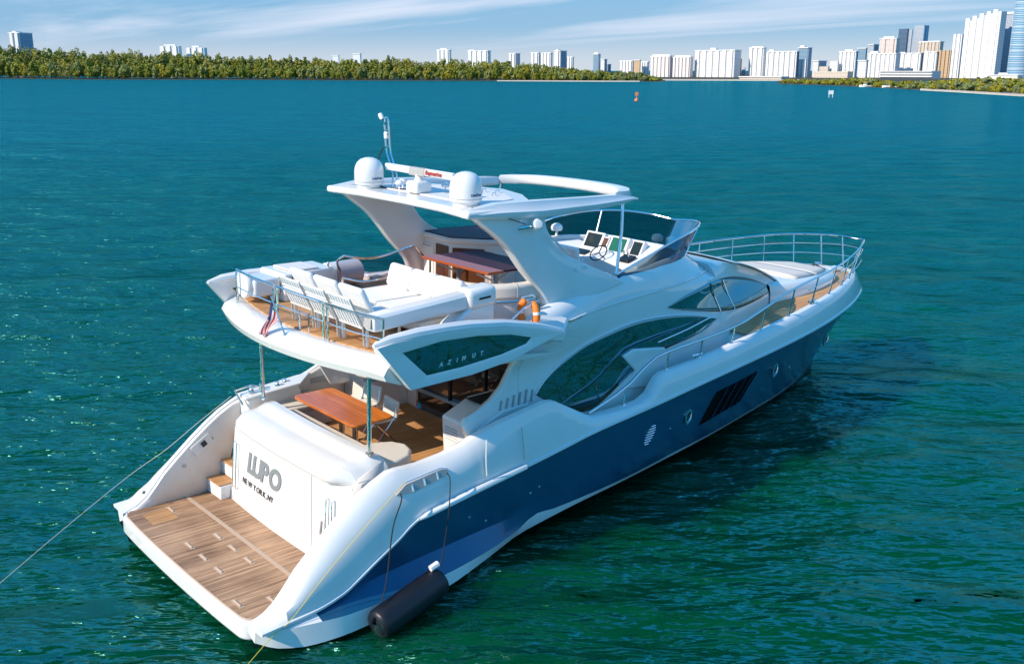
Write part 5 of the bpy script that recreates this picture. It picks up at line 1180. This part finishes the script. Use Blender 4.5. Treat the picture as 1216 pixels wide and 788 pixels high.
for s in (-1, 1):
    for x in (7.75, 8.95, 10.0, 11.1, 12.25, 13.45, 14.65, 15.8, 16.9, 17.9, 18.8, 19.6, 20.2):
        xb = x-.10*min(1, max(0, (x-9)/6)); q = MB(); q.tube([(xb, s*(yG(xb)-.09), ip(xb, TG)-.01), (x, s*yR(x), ip(x, TR_))], .018, 8); q.lathe([(.04, 0), (.035, .02), (.018, .03)], (xb, s*(yG(xb)-.09), ip(xb, TG)), 10); q.obj('stanchion', 'chrome', BR)
    # cleats on the rail cap
    for x in (9.9, 14.6):
        q = MB(); q.tube([(x-.16, s*(yG(x)-.09), ip(x, TG)+.07), (x+.16, s*(yG(x+.1)-.09), ip(x, TG)+.07)], .022, 8); q.tube([(x-.06, s*(yG(x)-.09), ip(x, TG)), (x-.06, s*(yG(x)-.09), ip(x, TG)+.07)], .02, 6); q.tube([(x+.06, s*(yG(x)-.09), ip(x, TG)), (x+.06, s*(yG(x)-.09), ip(x, TG)+.07)], .02, 6); part(q, 'cleat', 'chrome')
    # inner side rail along the windows
    q = MB(); q.tube([(9.0, s*2.22, 3.0), (10.0, s*2.16, 3.10), (10.9, s*2.08, 3.22)], .014, 6) ; part(q, 'window_handrail', 'chrome')
ROPE_W = [(2.25, 2.42, 2.03), (1.6, 2.50, 1.62), (1.0, 2.60, 1.20), (.3, 2.62, .86), (-1.0, 2.1, .45), (-2.3, 1.5, .05), (-3.0, 1.2, -.2)]
# ------------------------------------------------------------------ loose things on board
def lounger():
    r = empty('slatted_chair')
    # local: x aft->fore (back at x=0 side), y width
    b = MB(); b.box((.34, 0, .33), (.62, .70, .05)); b.obj('seat', 'gelcoat', r, bevel=.015)
    for y in (-.33, .33):
        q = MB(); q.tube([(-.06, y, .04), (-.08, y, .34), (-.30, y, .78)], .016, 6); q.obj('frame_side', 'cushion_grey', r)
        q = MB(); q.tube([(.60, y, .02), (.60, y, .33)], .024, 6); q.obj('leg', 'gelcoat', r)
        q = MB(); q.tube([(.0, y, .02), (.0, y, .33)], .024, 6); q.obj('leg', 'gelcoat', r)
    b = MB()
    for k in range(8):
        y = -.285+.57*k/7; b.box((-.15, y, .46), (.02, .044, .27), ry=-.46); b.box((-.272, y, .735), (.02, .044, .11), ry=-.46)
    for z, x in ((.33, -.085), (.61, -.215), (.665, -.24), (.80, -.305)): b.box((x, 0, z), (.03, .66, .03), ry=-.46)
    b.obj('slatted_back', 'gelcoat', r)
    b = MB(); b.box((.36, 0, .41), (.62, .64, .12)); b.obj('seat_cushion', 'cushion_white', r, bevel=.045, bseg=3)
    b = MB(); b.box((.03, 0, .70), (.10, .66, .52), ry=-.48); b.obj('back_cushion', 'cushion_white', r, bevel=.05, bseg=3)
    return r
lp = lounger()
for i, (x, y, l) in enumerate(((2.50, .02, 'white slatted lounge chair nearest the flag at the aft rail of the fly deck'), (2.50, -.72, 'middle white slatted lounge chair at the aft rail of the fly deck'), (2.50, -1.46, 'white slatted lounge chair nearest the crane tip at the aft rail of the fly deck'))):
    o = lp if i == 0 else copy_tree(lp); o.location = (x, y, 3.89); tag(o, l, 'chair', 'slatted chairs along the aft rail')
# ensign
F = empty('flag_staff', (1.93, -.28, 3.84))
q = MB(); q.tube([(0, 0, 0), (-.06, .30, .60)], .014, 8); q.lathe([(.035, 0), (.03, .03), (.016, .06)], (0, 0, 0), 12); q.lathe([(0, -.02), (.022, 0), (0, .02)], (-.06, .30, .605), 8); q.obj('staff', 'chrome', F)
def flagm():
    for nm, c in (('flag_red', (.55, .03, .04)), ('flag_white', (.75, .72, .72)), ('flag_blue', (.02, .03, .12))): mat(nm, c, .8)
flagm()
b = MB(); nu, nv = 13, 14; rows = []
top0 = Vector((-.056, .28, .57)); 
for i in range(nv+1):
    t = i/nv; r = []
    for j in range(nu+1):
        u = j/nu; hoist = Vector((.01, -.14, -.30))*u
        drop = Vector((-.16, .06, -.58))*t*(1-.25*u)+Vector((0, .10*t, 0))
        r.append(top0+hoist*(1-.35*t)+drop+Vector((.035*math.sin(u*9+t*3), .02*math.sin(t*8+u*4), 0)))
    rows.append(r)
b.grid(rows); b.m = [0]*len(b.f)
for i in range(nv):
    for j in range(nu): b.m[i*nu+j] = 2 if (i < 6 and j < 7) else (0 if j % 2 == 0 else 1)
b.obj('flag', ['flag_red', 'flag_white', 'flag_blue'], F, solid=.003)
tag(F, 'small striped red, white and blue flag hanging limp from a chrome staff at the stern', 'flag')
# fly table
T = empty('fly_table', (5.75, -.45, 3.95))
b = MB(); b.prism([(-.50, .80, .72), (-.50, -1.0, .72), (.20, -1.05, .72), (.75, -.55, .72), (.75, .85, .72)], (0, 0, .04)); b.obj('table_top', 'bar_top', T, bevel=.01)
b = MB(); b.prism([(-.58, .84, .715), (-.58, -1.06, .715), (-.22, -1.06, .715), (-.22, .84, .715)], (0, 0, .05)); b.obj('table_leaf', 'varnish', T, bevel=.01)
for y in (-.6, .45):
    q = MB(); q.tube([(0, y, 0), (0, y, .72)], .045, 10); q.lathe([(.2, 0), (.2, .02), (.05, .05)], (0, y, 0), 18); q.obj('pedestal', 'cushion_grey', T)
    q = MB(); q.tube([(-.45, y, .66), (0, y, .45), (.45, y, .66)], .018, 6); q.obj('brace', 'gelcoat', T)
tag(T, 'glossy dark table with a red-brown wooden leaf before the bar on the fly deck', 'table')
# lifebuoy
q = MB(); n = 26; pts = []
for k in range(n): a = math.radians(25+310*k/(n-1)); pts.append((5.38-.03*math.sin(a)*0, -2.33+.20*math.sin(a), 4.14-.22*math.cos(a)*-1))
LB = empty('lifebuoy', (0, 0, 0))
q.tube(pts, [.03]+[.065]*(n-2)+[.03], 12); q.obj('ring', 'orange', LB)
for k in (5, 13, 20): q2 = MB(); q2.tube([pts[k], pts[k+1]], .068, 12); q2.obj('band', 'cushion_white', LB)
tag(LB, 'orange horseshoe lifebuoy with white bands at the foot of the starboard arch', 'lifebuoy')
# cockpit table
T = empty('cockpit_table', (3.45, .48, 1.40))
b = MB(); o_ = []
for sx_, sy_ in ((-1, -1), (1, -1), (1, 1), (-1, 1)):
    for k in range(5):
        a = {(-1, -1): math.pi, (1, -1): 1.5*math.pi, (1, 1): 0, (-1, 1): .5*math.pi}[(sx_, sy_)]+math.pi/2*k/4; o_.append((sx_*.31+.12*math.cos(a), sy_*.91+.12*math.sin(a), .68))
b.prism(o_, (0, 0, .045)); b.obj('table_top', 'teak_table', T, bevel=.008)
for y in (-.42, .02):
    q = MB(); q.tube([(0, y, 0), (0, y, .68)], .05, 14); q.lathe([(.17, 0), (.17, .015), (.06, .03)], (0, y, 0), 20); q.obj('pedestal', 'chrome', T)
tag(T, 'glossy orange-brown wooden table on chrome pedestals in the aft cockpit', 'table')
# cockpit sofa (built in) and round end seat
CS = empty('cockpit_sofa', (0, 0, 0)); CS.parent = Y
MB().span(2.60, 3.05, -1.35, 2.0, 1.40, 1.74).obj('sofa_base', 'gelcoat_matte', CS, bevel=.02)
MB().span(3.05, 3.9, 1.55, 2.35, 1.40, 1.74).obj('sofa_base', 'gelcoat_matte', CS, bevel=.02)
MB().span(2.56, 3.10, -1.30, 1.5, 1.74, 1.86).obj('seat_cushion', 'cushion_cream', CS, bevel=.04, bseg=3); MB().span(2.56, 3.9, 1.52, 2.3, 1.74, 1.86).obj('seat_cushion', 'cushion_cream', CS, bevel=.04, bseg=3)
q = MB(); q.lathe([(.0, .012), (.03, .01), (.035, 0)], (3.07, 1.0, 1.6), 10, axis=(1, 0, 0)); q.obj('knob', 'black_plastic', CS)
b = MB(); pr = [(2.62, -.85), (2.62, -1.75), (3.05, -1.80), (3.35, -1.72), (3.55, -1.5), (3.62, -1.25), (3.5, -1.0), (3.2, -.85)]
b.prism([(x, y, 1.40) for x, y in pr], (0, 0, .35)); b.obj('end_base', 'gelcoat_matte', CS, bevel=.03); b = MB(); b.prism([(x, y, 1.75) for x, y in pr], (0, 0, .14)); b.obj('end_cushion', 'cushion_cream', CS, bevel=.05, bseg=4)
# folding chairs on the forward side of the table
def fchair():
    r = empty('folding_chair')
    MB().box((0, 0, .46), (.44, .46, .03)).obj('seat', 'gelcoat_matte', r, bevel=.008); MB().box((.24, 0, .64), (.06, .52, .32), ry=.18).obj('backrest', 'cushion_cream', r, bevel=.028, bseg=3)
    for y in (-.22, .22):
        q = MB(); q.tube([(-.22, y, 0), (.18, y, .50), (.24, y, .74)], .015, 6); q.obj('leg', 'chrome', r); q = MB(); q.tube([(.24, y, 0), (-.2, y, .46)], .015, 6); q.obj('leg', 'chrome', r)
    return r
fc = fchair()
for i, (x, y, l) in enumerate(((4.02, .12, 'pale folding chair under the near right corner of the cockpit table'), (4.22, .95, 'pale folding chair behind the far side of the cockpit table'))):
    o = fc if i == 0 else copy_tree(fc); o.location = (x, y, 1.40); o.rotation_euler = (0, 0, (-.1, .15)[i]); tag(o, l, 'chair', 'folding chairs at the cockpit table')
# fender with its ropes
FE = empty('fender', (0, 0, 0))
a, c = Vector((1.62, -3.24, .10)), Vector((2.95, -3.10, .34)); d = c-a
prof = [(0, -.0), (.10, .0), (.20, .02), (.235, .07), (.24, .2)]+[(.24-.004*math.sin(k*3.0), .2+k*.1) for k in range(1, 10)]
L = d.length; prof = [(r, z) for r, z in prof if z < L-.25]+[(.24, L-.2), (.235, L-.07), (.20, L-.02), (.10, L), (0, L)]
q = MB(); q.lathe(prof, a, 28, axis=d); q.obj('cover', 'fender_cloth', FE, sharp=50)
q = MB(); q.tube([a-d.normalized()*.02+Vector((0, 0, .16)), a-d.normalized()*.06+Vector((0, 0, .12)), a-d.normalized()*.02+Vector((0, 0, .06))], .02, 6); q.obj('end_loop', 'black_rubber', FE)
q = MB(); q.tube([c+Vector((-.2, .02, .25)), c+Vector((-.05, .02, .29))], .05, 8); q.obj('patch', 'cushion_white', FE)
tag(FE, 'long black cylindrical fender floating against the starboard quarter', 'fender')
def rope(pts, r, mt, label, seg=6, n=10):
    q = MB(); q.tube(arc_smooth(pts, n), r, seg); o = q.obj('rope', mt, None); tag(o, label, 'rope'); return o
rope([(2.50, -2.62, 1.78), (2.45, -2.74, 1.70), (2.22, -2.84, 1.35), (2.0, -3.0, .7), (1.78, -3.18, .42)], .010, 'rope_black', 'thin black rope from the chrome fairlead down to the aft end of the fender')
rope([(3.40, -2.66, 1.88), (3.38, -2.76, 1.78), (3.28, -2.86, 1.3), (3.10, -2.95, .7), (2.98, -3.02, .5)], .009, 'rope_black', 'thin black rope holding the forward end of the fender')
rope([(2.6, -2.66, 1.95), (2.1, -2.68, 1.62), (1.2, -2.72, .98), (.5, -2.76, .42), (.1, -2.80, .25), (-1.2, -3.3, -.2)], .005, 'rope_yellow', 'thin yellow line running off the starboard wing into the water', 6, 12)
rope(ROPE_W, .005, 'rope_white', 'pale mooring line stretching from the port wing to the lower left water', 6, 12)
# ------------------------------------------------------------------ attitude of the yacht: a little down by the bow and to starboard
piv = Matrix.Translation((CX, CY, CZ)); TILT = piv @ Matrix.Rotation(ROLL, 4, fw) @ piv.inverted()
bpy.context.view_layer.update()
for o in list(bpy.data.objects):
    if o.parent is None and o.name not in ASHORE:
        o.matrix_world = TILT @ o.matrix_world
